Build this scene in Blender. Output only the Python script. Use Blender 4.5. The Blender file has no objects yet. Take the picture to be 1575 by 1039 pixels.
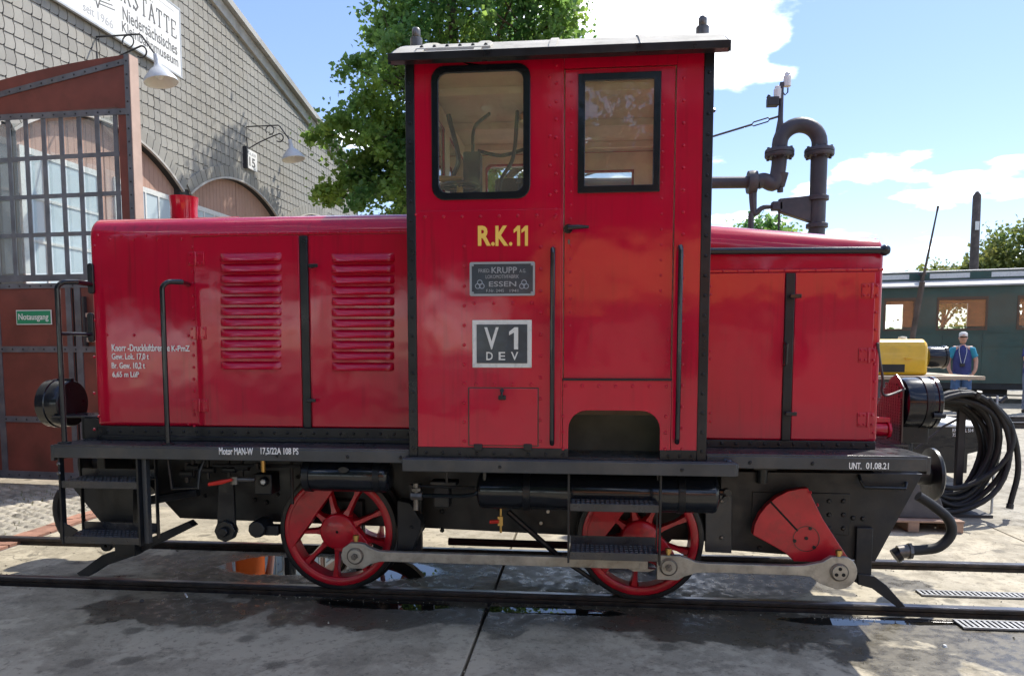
import bpy, math, random
import numpy as np
from math import sin, cos, pi, radians, tan, atan2, sqrt
from mathutils import Vector, Matrix
from mathutils.geometry import tessellate_polygon

scene = bpy.context.scene
COL = scene.collection
random.seed(7)
rng = np.random.default_rng(7)

# ------------------------------------------------------------------ camera
FPX, YAW, PIT, PPY, CH, CD = 1137.0, 0.100, 0.080, 628.0, 1.66, 5.47
cam_d = bpy.data.cameras.new('camera')
cam = bpy.data.objects.new('camera', cam_d)
COL.objects.link(cam)
cam.location = (0, -CD, CH)
cam.rotation_euler = (pi / 2 - PIT, 0, YAW)
cam_d.sensor_width = 36
cam_d.lens = 36 * FPX / 1575
cam_d.shift_y = (PPY - 519.5) / 1575
cam_d.clip_start = 0.05
cam_d.clip_end = 600
scene.camera = cam

# ------------------------------------------------------------------ light
SUN_AZ, SUN_EL = radians(43), radians(54)      # azimuth to the right of +Y
sdir = Vector((sin(SUN_AZ) * cos(SUN_EL), cos(SUN_AZ) * cos(SUN_EL), sin(SUN_EL)))
sl = bpy.data.lights.new('sun', 'SUN')
sl.energy = 2.0
sl.angle = radians(0.6)
sl.color = (1.0, 0.95, 0.86)
so = bpy.data.objects.new('sun', sl)
COL.objects.link(so)
so.rotation_euler = (-sdir).to_track_quat('-Z', 'Y').to_euler()

world = bpy.data.worlds.new('World')
scene.world = world
world.use_nodes = True
wn, wl = world.node_tree.nodes, world.node_tree.links
for n_ in list(wn):
    wn.remove(n_)


def WN(t, **k):
    n = wn.new(t)
    for a, b in k.items():
        setattr(n, a, b)
    return n


def wmath(op, a, b=None, clamp=False):
    n = WN('ShaderNodeMath', operation=op, use_clamp=clamp)
    for i, x in enumerate((a, b)):
        if x is None:
            continue
        if isinstance(x, (int, float)):
            n.inputs[i].default_value = x
        else:
            wl.new(x, n.inputs[i])
    return n.outputs[0]


sky = WN('ShaderNodeTexSky', sky_type='NISHITA')
sky.sun_disc = False
sky.sun_elevation = SUN_EL
sky.sun_rotation = SUN_AZ
sky.air_density = 1.0
sky.dust_density = 0.15
sky.ozone_density = 2.2
geo = WN('ShaderNodeTexCoord')
sep = WN('ShaderNodeSeparateXYZ')
wl.new(geo.outputs['Generated'], sep.inputs[0])
# cloud field on a flat cloud deck seen in perspective
zz = wmath('ADD', wmath('MAXIMUM', sep.outputs[2], 0.0), 0.16)
cx_, cy_ = wmath('DIVIDE', sep.outputs[0], zz), wmath('DIVIDE', sep.outputs[1], zz)
cmb = WN('ShaderNodeCombineXYZ')
wl.new(cx_, cmb.inputs[0])
wl.new(cy_, cmb.inputs[1])
n1 = WN('ShaderNodeTexNoise')
n1.inputs['Scale'].default_value = 2.9
n1.inputs['Detail'].default_value = 7
n1.inputs['Roughness'].default_value = 0.52
wl.new(cmb.outputs[0], n1.inputs['Vector'])


def blob(px, py, r, amp):
    """a cumulus that stands in one direction of the sky, soft edged"""
    th = YAW
    F0 = Vector((-sin(th), cos(th), 0)); rt = Vector((cos(th), sin(th), 0)); up = Vector((0, 0, 1))
    F = F0 * cos(PIT) - up * sin(PIT); u = up * cos(PIT) + F0 * sin(PIT)
    d = (F + rt * ((px - 787.5) / FPX) - u * ((py - PPY) / FPX)).normalized()
    c = WN('ShaderNodeCombineXYZ')
    q = d.z + 0.16
    c.inputs[0].default_value, c.inputs[1].default_value = d.x / q, d.y / q
    s = WN('ShaderNodeVectorMath', operation='DISTANCE')
    wl.new(cmb.outputs[0], s.inputs[0])
    wl.new(c.outputs[0], s.inputs[1])
    g = wmath('SUBTRACT', 1.0, wmath('DIVIDE', s.outputs['Value'], r), True)
    return wmath('MULTIPLY', g, amp)


field = n1.outputs['Fac']
for b_ in ((1010, 5, .40, .20), (1110, 25, .22, .13), (1208, 115, .075, .24), (1330, 262, .12, .16), (1430, 303, .10, .16),
           (1250, 285, .10, .14), (1550, 245, .08, .16), (1480, 268, .06, .15), (1300, 345, .10, .10), (1400, 385, .16, .08), (565, 205, .14, .13),
           (400, 90, .45, -.16), (1400, 130, .42, -.2), (1300, 180, .2, -.08), (1520, 180, .25, -.12), (1560, 330, .14, -.08), (1380, 340, .07, -.06), (1480, 40, .4, -.12)):
    field = wmath('ADD', field, blob(*b_))
ramp = WN('ShaderNodeMapRange', interpolation_type='SMOOTHSTEP')
ramp.inputs['From Min'].default_value = 0.53
ramp.inputs['From Max'].default_value = 0.66
wl.new(field, ramp.inputs['Value'])
mixc = WN('ShaderNodeMix', data_type='RGBA')
wl.new(wmath('MULTIPLY', ramp.outputs[0], 0.93), mixc.inputs[0])
hsv = WN('ShaderNodeHueSaturation')
hsv.inputs['Saturation'].default_value = 1.35
hsv.inputs['Hue'].default_value = 0.518
gam = WN('ShaderNodeGamma')
gam.inputs['Gamma'].default_value = 0.65
wl.new(sky.outputs[0], gam.inputs['Color'])
wl.new(gam.outputs[0], hsv.inputs['Color'])
wl.new(hsv.outputs[0], mixc.inputs[6])
mixc.inputs[7].default_value = (8.2, 8.4, 8.7, 1)
bg = WN('ShaderNodeBackground')
bg.inputs['Strength'].default_value = 0.125
wl.new(mixc.outputs[2], bg.inputs['Color'])
wout = WN('ShaderNodeOutputWorld')
wl.new(bg.outputs[0], wout.inputs[0])

vs = scene.view_settings
vs.view_transform = 'Standard'
vs.look = 'None'
vs.exposure = 1.74
vs.gamma = 1.0
vs.use_curve_mapping = False
scene.render.engine = 'CYCLES'
scene.cycles.max_bounces = 5
scene.cycles.diffuse_bounces = 4
scene.cycles.glossy_bounces = 3
scene.cycles.use_light_tree = False
scene.cycles.transparent_max_bounces = 12
scene.cycles.caustics_reflective = False
scene.cycles.caustics_refractive = False

# ------------------------------------------------------------------ unprojecting (design aid: pixel of the photo at a known distance)
_F0 = Vector((-sin(YAW), cos(YAW), 0)); _R = Vector((cos(YAW), sin(YAW), 0)); _Z = Vector((0, 0, 1))
_F = _F0 * cos(PIT) - _Z * sin(PIT); _U = _Z * cos(PIT) + _F0 * sin(PIT); _C = Vector((0, -CD, CH))


def ray(px, py):
    return _F + _R * ((px - 787.5) / FPX) - _U * ((py - PPY) / FPX)


def U(px, py, Y):
    d = ray(px, py)
    return _C + d * ((Y + CD) / d.y)


def proj(P):
    d = Vector(P) - _C
    z = d.dot(_F)
    return 787.5 + FPX * d.dot(_R) / z, PPY - FPX * d.dot(_U) / z, z


def rect(px0, py0, px1, py1, Y):
    """x0, x1, z0, z1 of a pixel box on the plane Y"""
    a, b, c, d = U(px0, py0, Y), U(px1, py0, Y), U(px0, py1, Y), U(px1, py1, Y)
    return (a.x + c.x) / 2, (b.x + d.x) / 2, (c.z + d.z) / 2, (a.z + b.z) / 2


def poly(pts, Y):
    return [(U(a, b, Y).x, U(a, b, Y).z) for a, b in pts]


# ------------------------------------------------------------------ materials
MATS = {}


def mat(name, col, rough=0.5, metal=0.0, coat=0.0, var=0.0, vscale=4.0, col2=None, bump=0.0, bscale=60.0, bdist=0.01, dent=0.0, dscale=1.6,
        trans=0.0, rvar=0.0, pervar=0.0, spec=None, dirt=None, dirt_amt=0.0, dirt_scale=3.0, cthr=(0.35, 0.7), streak=0.0, coat_ior=1.5):
    m = bpy.data.materials.new(name)
    m.use_nodes = True
    nt = m.node_tree
    N, L = nt.nodes, nt.links
    bs = N['Principled BSDF']
    bs.inputs['Base Color'].default_value = (*col, 1)
    bs.inputs['Roughness'].default_value = rough
    bs.inputs['Metallic'].default_value = metal
    bs.inputs['Coat Weight'].default_value = coat
    bs.inputs['Coat Roughness'].default_value = 0.05
    bs.inputs['Coat IOR'].default_value = coat_ior
    if spec is not None:
        bs.inputs['Specular IOR Level'].default_value = spec
    gp = N.new('ShaderNodeNewGeometry')
    cur = None

    def noise(scale, det=5, rgh=0.55):
        n = N.new('ShaderNodeTexNoise')
        n.inputs['Scale'].default_value = scale
        n.inputs['Detail'].default_value = det
        n.inputs['Roughness'].default_value = rgh
        L.new(gp.outputs['Position'], n.inputs['Vector'])
        return n.outputs['Fac']

    def mrange(src, a, b, c=0.0, d=1.0):
        r = N.new('ShaderNodeMapRange')
        r.inputs['From Min'].default_value, r.inputs['From Max'].default_value = a, b
        r.inputs['To Min'].default_value, r.inputs['To Max'].default_value = c, d
        L.new(src, r.inputs['Value'])
        return r.outputs[0]

    def mixcol(fac, a, b):
        x = N.new('ShaderNodeMix')
        x.data_type = 'RGBA'
        if isinstance(fac, float):
            x.inputs[0].default_value = fac
        else:
            L.new(fac, x.inputs[0])
        for i, v in ((6, a), (7, b)):
            if isinstance(v, tuple):
                x.inputs[i].default_value = (*v, 1)
            else:
                L.new(v, x.inputs[i])
        return x.outputs[2]

    cur = tuple(col)
    if var or col2:
        c2 = col2 if col2 else tuple(min(1, c * (1 + var)) for c in col)
        c1 = tuple(col) if col2 else tuple(c * (1 - var) for c in col)
        cur = mixcol(mrange(noise(vscale), *cthr), c1, c2)
    if dirt:
        cur = mixcol(mrange(noise(dirt_scale, 8, 0.68), 0.5, 0.75, 0.0, dirt_amt), cur, tuple(dirt))
    if streak:
        mp = N.new('ShaderNodeMapping')
        mp.inputs['Scale'].default_value = (38, 38, 1.6)
        L.new(gp.outputs['Position'], mp.inputs['Vector'])
        sn = N.new('ShaderNodeTexNoise')
        sn.inputs['Scale'].default_value = 1.0
        sn.inputs['Detail'].default_value = 4
        L.new(mp.outputs[0], sn.inputs['Vector'])
        gate_ = N.new('ShaderNodeMath')
        gate_.operation = 'MULTIPLY'
        L.new(mrange(sn.outputs['Fac'], .5, .72, 0, streak), gate_.inputs[0])
        L.new(mrange(noise(1.7, 4), .42, .62), gate_.inputs[1])
        cur = mixcol(gate_.outputs[0], cur, tuple(c * .45 + .006 for c in col))
        # small chips down to the undercoat
        cur = mixcol(mrange(noise(46, 3, .7), .735, .76, 0, .8), cur, (.09, .03, .025))
    if pervar:
        oi = N.new('ShaderNodeObjectInfo')
        hs = N.new('ShaderNodeHueSaturation')
        L.new(mrange(oi.outputs['Random'], 0, 1, 1 - pervar, 1 + pervar), hs.inputs['Value'])
        if isinstance(cur, tuple):
            hs.inputs['Color'].default_value = (*cur, 1)
        else:
            L.new(cur, hs.inputs['Color'])
        cur = hs.outputs[0]
    if not isinstance(cur, tuple):
        L.new(cur, bs.inputs['Base Color'])
    if rvar:
        L.new(mrange(noise(vscale * 1.7, 6), 0.3, 0.7, max(0.02, rough - rvar), min(1, rough + rvar)), bs.inputs['Roughness'])
    nrm = None
    for amt, scl, dist, det in ((dent, dscale, 0.035, 2), (bump, bscale, bdist, 4)):
        if amt:
            b = N.new('ShaderNodeBump')
            b.inputs['Strength'].default_value = amt
            b.inputs['Distance'].default_value = dist
            L.new(noise(scl, det), b.inputs['Height'])
            if nrm:
                L.new(nrm, b.inputs['Normal'])
            nrm = b.outputs[0]
    if nrm:
        L.new(nrm, bs.inputs['Normal'])
        L.new(nrm, bs.inputs['Coat Normal'])
    if trans:
        tr = N.new('ShaderNodeBsdfTranslucent')
        mx = N.new('ShaderNodeMixShader')
        mx.inputs[0].default_value = trans
        if isinstance(cur, tuple):
            tr.inputs[0].default_value = (*[min(1, c * 1.6) for c in cur], 1)
        else:
            hs = N.new('ShaderNodeHueSaturation')
            hs.inputs['Value'].default_value = 1.9
            hs.inputs['Hue'].default_value = 0.485
            L.new(cur, hs.inputs['Color'])
            L.new(hs.outputs[0], tr.inputs[0])
        L.new(bs.outputs[0], mx.inputs[1])
        L.new(tr.outputs[0], mx.inputs[2])
        L.new(mx.outputs[0], N['Material Output'].inputs[0])
    MATS[name] = m
    return m


def glass(name, tint=(0.9, 0.95, 0.93), boost=1.0, rough=0.0, dirt=0.06, dcol=(.5, .5, .46)):
    m = bpy.data.materials.new(name)
    m.use_nodes = True
    N, L = m.node_tree.nodes, m.node_tree.links
    N.remove(N['Principled BSDF'])
    t = N.new('ShaderNodeBsdfTransparent')
    t.inputs[0].default_value = (*tint, 1)
    g = N.new('ShaderNodeBsdfGlossy')
    g.inputs['Roughness'].default_value = rough
    d = N.new('ShaderNodeBsdfDiffuse')
    d.inputs[0].default_value = (*dcol, 1)
    fr = N.new('ShaderNodeFresnel')
    fr.inputs[0].default_value = 1.5
    mm = N.new('ShaderNodeMath')
    mm.operation = 'MULTIPLY'
    mm.use_clamp = True
    mm.inputs[1].default_value = boost
    gm_ = N.new('ShaderNodeNewGeometry')
    inv = N.new('ShaderNodeMath')
    inv.operation = 'SUBTRACT'
    inv.inputs[0].default_value = 1.0
    L.new(gm_.outputs['Backfacing'], inv.inputs[1])      # a thin pane mirrors once, at its outer face
    m0 = N.new('ShaderNodeMath')
    m0.operation = 'MULTIPLY'
    L.new(fr.outputs[0], m0.inputs[0])
    L.new(inv.outputs[0], m0.inputs[1])
    L.new(m0.outputs[0], mm.inputs[0])
    x0 = N.new('ShaderNodeMixShader')
    x0.inputs[0].default_value = dirt
    L.new(t.outputs[0], x0.inputs[1])
    L.new(d.outputs[0], x0.inputs[2])
    x = N.new('ShaderNodeMixShader')
    L.new(mm.outputs[0], x.inputs[0])
    L.new(x0.outputs[0], x.inputs[1])
    L.new(g.outputs[0], x.inputs[2])
    L.new(x.outputs[0], N['Material Output'].inputs[0])
    MATS[name] = m
    return m


mat('red', (.47, .0015, .028), .34, coat=1.0, coat_ior=1.5, spec=.1, streak=.6, var=.08, vscale=1.3, dent=.15, dscale=2.6, bump=.05, bscale=160, bdist=.002, dirt=(.32, .004, .022), dirt_amt=.4, dirt_scale=2.2, rvar=.08)
mat('red_wheel', (.50, .004, .018), .38, coat=.3, var=.15, vscale=6, dirt=(.10, .015, .015), dirt_amt=.65, dirt_scale=8)
mat('red_lever', (.62, .03, .015), .4)
mat('black', (.008, .010, .014), .36, coat=.1, spec=.35, var=.35, vscale=6, dirt=(.05, .046, .04), dirt_amt=.3, dirt_scale=6, bump=.12, bscale=90, bdist=.003, rvar=.12)
mat('black_gloss', (.006, .008, .013), .22, coat=.4, spec=.35, dent=.05, dscale=5, dirt=(.05, .05, .05), dirt_amt=.2, dirt_scale=7)
mat('frame_black', (.010, .012, .016), .5, var=.35, vscale=5, dirt=(.04, .034, .028), dirt_amt=.35, dirt_scale=5, bump=.2, bscale=50, bdist=.004, rvar=.15)
mat('deck', (.024, .027, .034), .34, coat=.2, var=.3, vscale=7, dirt=(.11, .09, .075), dirt_amt=.55, dirt_scale=4, bump=.15, bscale=110, bdist=.003, rvar=.15)
mat('fascia', (.034, .039, .046), .42, coat=.15, var=.3, vscale=4, dirt=(.13, .11, .08), dirt_amt=.45, dirt_scale=3, bump=.1, bscale=80, bdist=.003)
mat('rubber', (.012, .012, .013), .6, var=.2, vscale=15)
mat('tyre', (.02, .021, .023), .42, metal=.4, var=.3, vscale=10, dirt=(.07, .05, .035), dirt_amt=.5, dirt_scale=10)
mat('rod_steel', (.42, .39, .33), .42, metal=.45, var=.22, vscale=9, dirt=(.10, .085, .06), dirt_amt=.6, dirt_scale=14, bump=.08, bscale=200, bdist=.002)
mat('steel_dark', (.16, .15, .14), .4, metal=.8, var=.3, vscale=20)
mat('brass', (.55, .36, .12), .35, metal=.9)
mat('gold', (.88, .56, .10), .5)
mat('white_paint', (.86, .86, .84), .45, var=.05, vscale=20)
mat('plate_dark', (.035, .05, .065), .4, coat=.2, var=.2, vscale=20)
mat('plate_grey', (.34, .37, .4), .42, metal=.35)
mat('plate_white', (.68, .69, .66), .5, dirt=(.2, .2, .2), dirt_amt=.5, dirt_scale=25)
mat('roof_canvas', (.47, .45, .39), .8, var=.14, vscale=5, dirt=(.22, .2, .16), dirt_amt=.6, dirt_scale=6, bump=.3, bscale=40, bdist=.006)
mat('cream', (.84, .75, .54), .5, var=.1, vscale=3, dirt=(.3, .22, .12), dirt_amt=.4, dirt_scale=4)
mat('ceiling', (.82, .72, .54), .6, var=.2, vscale=3, dirt=(.3, .2, .1), dirt_amt=.6)
mat('recess', (.075, .082, .062), .6, var=.3, vscale=5, dirt=(.03, .03, .03), dirt_amt=.5)
mat('maroon', (.03, .005, .008), .3, coat=.5)
mat('chrome', (.7, .7, .72), .15, metal=1)
glass('glass', tint=(.96, .97, .95), boost=2.4, dirt=.06, dcol=(.75, .70, .56))
glass('glass_door', tint=(.6, .7, .75), boost=1.2, dirt=.8, dcol=(.62, .72, .76))  # its dirt value paints sky brightness into the shed door panes
glass('glass_gate', tint=(.93, .97, .97), boost=2.8, dirt=.12, dcol=(.78, .84, .86))
glass('lamp_glass', boost=1.2)
mat('rail', (.055, .048, .045), .5, metal=.5, var=.4, vscale=14, dirt=(.10, .06, .04), dirt_amt=.5, dirt_scale=9)
mat('rail_top', (.25, .25, .26), .28, metal=.9, var=.2, vscale=6)
mat('brick', (.32, .165, .11), .8, var=.25, vscale=9, pervar=.2, bump=.3, bscale=60, bdist=.006)
mat('slate', (.30, .288, .258), .55, var=.10, vscale=2.2, pervar=.10, bump=.15, bscale=40, bdist=.004, dirt=(.17, .145, .10), dirt_amt=.55, dirt_scale=1.1)
mat('slate_back', (.03, .03, .03), .9)
mat('verge', (.5, .48, .44), .6, var=.12, vscale=4, dirt=(.25, .2, .15), dirt_amt=.5)
mat('boards', (.42, .26, .20), .7, var=.14, vscale=3, dirt=(.2, .12, .1), dirt_amt=.4, bump=.2, bscale=30, bdist=.004)
mat('gate_red', (.19, .050, .036), .55, var=.2, vscale=2.5, dirt=(.07, .03, .02), dirt_amt=.6, dirt_scale=2.6, bump=.1, bscale=50, bdist=.003)
mat('gate_edge', (.5, .36, .29), .7, var=.1, vscale=5)
mat('gate_steel', (.14, .15, .17), .45, metal=.25, var=.25, vscale=6, dirt=(.22, .2, .17), dirt_amt=.5, dirt_scale=5)
mat('sign_white', (.82, .82, .80), .5)
mat('sign_text', (.12, .12, .12), .6)
mat('sign_grey', (.45, .46, .47), .6)
mat('exit_green', (.015, .28, .13), .4)
mat('lamp_grey', (.50, .53, .56), .45, var=.12, vscale=9, dirt=(.25, .22, .2), dirt_amt=.4, dirt_scale=9)
mat('lamp_inner', (.75, .72, .64), .5)
mat('bulb', (.85, .82, .72), .3)
mat('iron', (.03, .03, .033), .5, var=.3, vscale=8)
mat('crane_grey', (.052, .048, .058), .5, var=.22, vscale=4, dirt=(.13, .09, .075), dirt_amt=.45, dirt_scale=4, bump=.15, bscale=30, bdist=.004)
mat('leaf', (.06, .155, .045), .5, col2=(.20, .30, .055), vscale=.7, trans=.56)
mat('leaf_dark', (.035, .085, .022), .5, col2=(.075, .14, .03), vscale=.9, trans=.35)
mat('leaf_dry', (.08, .14, .03), .55, col2=(.2, .2, .05), vscale=.8, trans=.35)
mat('bark', (.10, .075, .055), .9, var=.3, vscale=8, bump=.6, bscale=18, bdist=.03)
mat('pole_wood', (.09, .075, .065), .85, var=.3, vscale=6, bump=.3, bscale=30, bdist=.01)
mat('coach_green', (.026, .080, .072), .35, coat=.3, var=.15, vscale=2, dirt=(.06, .07, .05), dirt_amt=.4, dirt_scale=1.5)
mat('coach_roof', (.42, .42, .41), .7, var=.15, vscale=2)
mat('coach_dark', (.02, .022, .022), .6, var=.3, vscale=4)
mat('coach_wood', (.10, .06, .035), .5)
mat('coach_inside', (.16, .13, .10), .6)
mat('yellow', (.75, .46, .008), .4, coat=.35, var=.08, vscale=3, dirt=(.3, .2, .03), dirt_amt=.35, dirt_scale=5)
mat('deck_sand', (.44, .36, .26), .75, var=.15, vscale=5)
mat('pallet_wood', (.36, .24, .17), .8, var=.2, vscale=9, pervar=.15, bump=.3, bscale=50, bdist=.004)
mat('concrete_dark', (.085, .085, .09), .7, var=.2, vscale=6)
mat('skin', (.55, .30, .21), .5)
mat('shirt_blue', (.035, .045, .17), .8, var=.15, vscale=8, bump=.5, bscale=14, bdist=.03)
mat('shirt_teal', (.03, .25, .36), .8)
mat('denim', (.06, .12, .24), .85, var=.25, vscale=12, bump=.5, bscale=14, bdist=.03)
mat('trouser_grey', (.14, .17, .24), .85, var=.2, vscale=9, bump=.5, bscale=14, bdist=.03)
mat('cap_white', (.7, .68, .64), .8)
mat('hair_grey', (.5, .47, .43), .8)
mat('shoe', (.04, .035, .03), .6)
mat('hivis', (.95, .18, .01), .7)
mat('hivis_yellow', (.6, .75, .03), .7)
mat('house_wall', (.42, .30, .22), .8, var=.1, vscale=1)
mat('roof_tile', (.78, .26, .06), .7, var=.2, vscale=2.5)
mat('grass', (.10, .12, .035), .9, col2=(.22, .18, .08), vscale=2.2)
mat('plastic_white', (.75, .75, .75), .4)
mat('grate_iron', (.30, .30, .30), .45, metal=.6, var=.2, vscale=20)
mat('hole_black', (.006, .006, .006), .9)


# ------------------------------------------------------------------ mesh building
class B:
    def __init__(s):
        s.v, s.f = [], []

    def add(s, vs, fs):
        o = len(s.v)
        s.v += [tuple(p) for p in vs]
        s.f += [tuple(i + o for i in f) for f in fs]
        return s

    def box(s, x0, x1, y0, y1, z0, z1):
        return s.add([(x, y, z) for x in (x0, x1) for y in (y0, y1) for z in (z0, z1)],
                     [(0, 1, 3, 2), (4, 6, 7, 5), (0, 4, 5, 1), (2, 3, 7, 6), (0, 2, 6, 4), (1, 5, 7, 3)])

    def cyl(s, p0, p1, r0, r1=None, n=16, caps=True):
        r1 = r0 if r1 is None else r1
        p0, p1 = Vector(p0), Vector(p1)
        a = (p1 - p0).normalized()
        e = a.orthogonal().normalized()
        g = a.cross(e)
        vs = []
        for p, r in ((p0, r0), (p1, r1)):
            for i in range(n):
                t = 2 * pi * i / n
                vs.append(p + (e * cos(t) + g * sin(t)) * r)
        fs = [(i, (i + 1) % n, n + (i + 1) % n, n + i) for i in range(n)]
        if caps:
            fs += [tuple(range(n - 1, -1, -1)), tuple(range(n, 2 * n))]
        return s.add(vs, fs)

    def tube(s, pts, r, n=8, caps=True):
        pts = [Vector(p) for p in pts]
        rs = r if isinstance(r, (list, tuple)) else [r] * len(pts)
        e = None
        vs = []
        for i, p in enumerate(pts):
            a = (pts[min(i + 1, len(pts) - 1)] - pts[max(i - 1, 0)]).normalized()
            e = a.orthogonal().normalized() if e is None else (e - a * e.dot(a)).normalized()
            g = a.cross(e)
            vs += [p + (e * cos(2 * pi * k / n) + g * sin(2 * pi * k / n)) * rs[i] for k in range(n)]
        fs = []
        for i in range(len(pts) - 1):
            for k in range(n):
                fs.append((i * n + k, i * n + (k + 1) % n, (i + 1) * n + (k + 1) % n, (i + 1) * n + k))
        if caps:
            fs += [tuple(range(n - 1, -1, -1)), tuple(range((len(pts) - 1) * n, len(pts) * n))]
        return s.add(vs, fs)

    def prism(s, pts, y0, y1):
        """XZ outline pushed from y0 to y1"""
        n = len(pts)
        a = sum(pts[i][0] * pts[(i + 1) % n][1] - pts[(i + 1) % n][0] * pts[i][1] for i in range(n))
        if a < 0:
            pts = pts[::-1]
        vs = [(x, y0, z) for x, z in pts] + [(x, y1, z) for x, z in pts]
        fs = [tuple(range(n)), tuple(range(2 * n - 1, n - 1, -1))] + [(i, i + n, (i + 1) % n + n, (i + 1) % n) for i in range(n)]
        return s.add(vs, fs)

    def prismx(s, pts, x0, x1):
        """YZ outline pushed along x"""
        n = len(pts)
        a = sum(pts[i][0] * pts[(i + 1) % n][1] - pts[(i + 1) % n][0] * pts[i][1] for i in range(n))
        if a < 0:
            pts = pts[::-1]
        vs = [(x0, y, z) for y, z in pts] + [(x1, y, z) for y, z in pts]
        fs = [tuple(range(n - 1, -1, -1)), tuple(range(n, 2 * n))] + [(i, (i + 1) % n, (i + 1) % n + n, i + n) for i in range(n)]
        return s.add(vs, fs)

    def prismz(s, pts, z0, z1):
        n = len(pts)
        a = sum(pts[i][0] * pts[(i + 1) % n][1] - pts[(i + 1) % n][0] * pts[i][1] for i in range(n))
        if a < 0:
            pts = pts[::-1]
        vs = [(x, y, z0) for x, y in pts] + [(x, y, z1) for x, y in pts]
        fs = [tuple(range(n - 1, -1, -1)), tuple(range(n, 2 * n))] + [(i, (i + 1) % n, (i + 1) % n + n, i + n) for i in range(n)]
        return s.add(vs, fs)

    def holed(s, outer, holes, y0, y1):
        """flat plate in XZ with holes, thickness y0..y1"""
        loops = [outer] + list(holes)
        tri = tessellate_polygon([[Vector((x, z, 0)) for x, z in lp] for lp in loops])
        flat = [p for lp in loops for p in lp]
        n = len(flat)
        vs = [(x, y0, z) for x, z in flat] + [(x, y1, z) for x, z in flat]
        fs = []
        for a, b, c in tri:
            A, Bq, Cq = flat[a], flat[b], flat[c]
            ar = (Bq[0] - A[0]) * (Cq[1] - A[1]) - (Cq[0] - A[0]) * (Bq[1] - A[1])
            if abs(ar) < 1e-12:
                continue
            if ar < 0:
                b, c = c, b
            fs += [(a, b, c), (a + n, c + n, b + n)]
        o = 0
        for li, lp in enumerate(loops):
            m = len(lp)
            ar = sum(lp[i][0] * lp[(i + 1) % m][1] - lp[(i + 1) % m][0] * lp[i][1] for i in range(m))
            for i in range(m):
                i0, i1 = o + i, o + (i + 1) % m
                q = (i0, i0 + n, i1 + n, i1)
                if (ar < 0) == (li == 0):
                    q = q[::-1]
                fs.append(q)
            o += m
        return s.add(vs, fs)

    def lathe(s, prof, org, axis='y', n=32, sign=1):
        """prof: (r, t) along axis"""
        vs = []
        ox, oy, oz = org
        for r, t in prof:
            for k in range(n):
                a = 2 * pi * k / n
                c_, s_ = r * cos(a), r * sin(a)
                vs.append({'y': (ox + c_, oy + t * sign, oz + s_), 'x': (ox + t * sign, oy + c_, oz + s_), 'z': (ox + c_, oy + s_, oz + t * sign)}[axis])
        fs = [(i * n + k, i * n + (k + 1) % n, (i + 1) * n + (k + 1) % n, (i + 1) * n + k) for i in range(len(prof) - 1) for k in range(n)]
        if axis == 'y' and sign > 0 or axis != 'y' and sign < 0:
            fs = [f[::-1] for f in fs]
        return s.add(vs, fs)

    def dome(s, p, r=.009, ax=(0, -1, 0), h=None):
        p, a = Vector(p), Vector(ax)
        h = h or r * .75
        e = a.orthogonal().normalized()
        g = a.cross(e)
        vs = [p + (e * cos(k * pi / 3) + g * sin(k * pi / 3)) * r for k in range(6)]
        vs += [p + a * h * .75 + (e * cos(k * pi / 3) + g * sin(k * pi / 3)) * r * .62 for k in range(6)] + [p + a * h]
        fs = [(k, (k + 1) % 6, 6 + (k + 1) % 6, 6 + k) for k in range(6)] + [(6 + k, 6 + (k + 1) % 6, 12) for k in range(6)]
        return s.add(vs, fs)

    def mesh(s, name, smooth=True, ang=32):
        me = bpy.data.meshes.new(name)
        me.from_pydata(s.v, [], s.f)
        me.update()
        if smooth:
            me.polygons.foreach_set('use_smooth', [True] * len(me.polygons))
            me.set_sharp_from_angle(angle=radians(ang))
        return me

    def out(s, name, m, parent=None, bevel=0.0, seg=2, **k):
        o = bpy.data.objects.new(name, s.mesh(name, **k))
        return fin(o, m, parent, bevel, seg)


ROOT = {}


def fin(o, m, parent=None, bevel=0.0, seg=2):
    COL.objects.link(o)
    if m:
        o.data.materials.append(MATS[m] if isinstance(m, str) else m)
    setp(o, parent)
    if bevel:
        md = o.modifiers.new('bevel', 'BEVEL')
        md.width = bevel
        md.segments = seg
        md.limit_method = 'ANGLE'
        md.angle_limit = radians(40)
        md.harden_normals = False
    return o


def setp(o, parent):
    if parent is not None:
        o.parent = parent
        if parent.name in ROOT:
            o.matrix_parent_inverse = ROOT[parent.name].inverted()


def thing(name, label, cat, loc=(0, 0, 0), rotz=0.0, group=None):
    e = bpy.data.objects.new(name, None)
    COL.objects.link(e)
    e.empty_display_size = .2
    e.location = loc
    e.rotation_euler = (0, 0, rotz)
    ROOT[e.name] = Matrix.Translation(Vector(loc)) @ Matrix.Rotation(rotz, 4, 'Z')
    tag(e, label, cat, group)
    return e


def tag(o, label, cat, group=None, kind=None):
    o['label'] = label
    o['category'] = cat
    if group:
        o['group'] = group
    if kind:
        o['kind'] = kind
    return o


def struct(o):
    o['kind'] = 'structure'
    return o


def inst(name, me, loc, parent, rot=None, m=None):
    o = bpy.data.objects.new(name, me)
    COL.objects.link(o)
    o.location = loc
    if rot is not None:
        o.rotation_euler = rot
    setp(o, parent)
    return o


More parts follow.
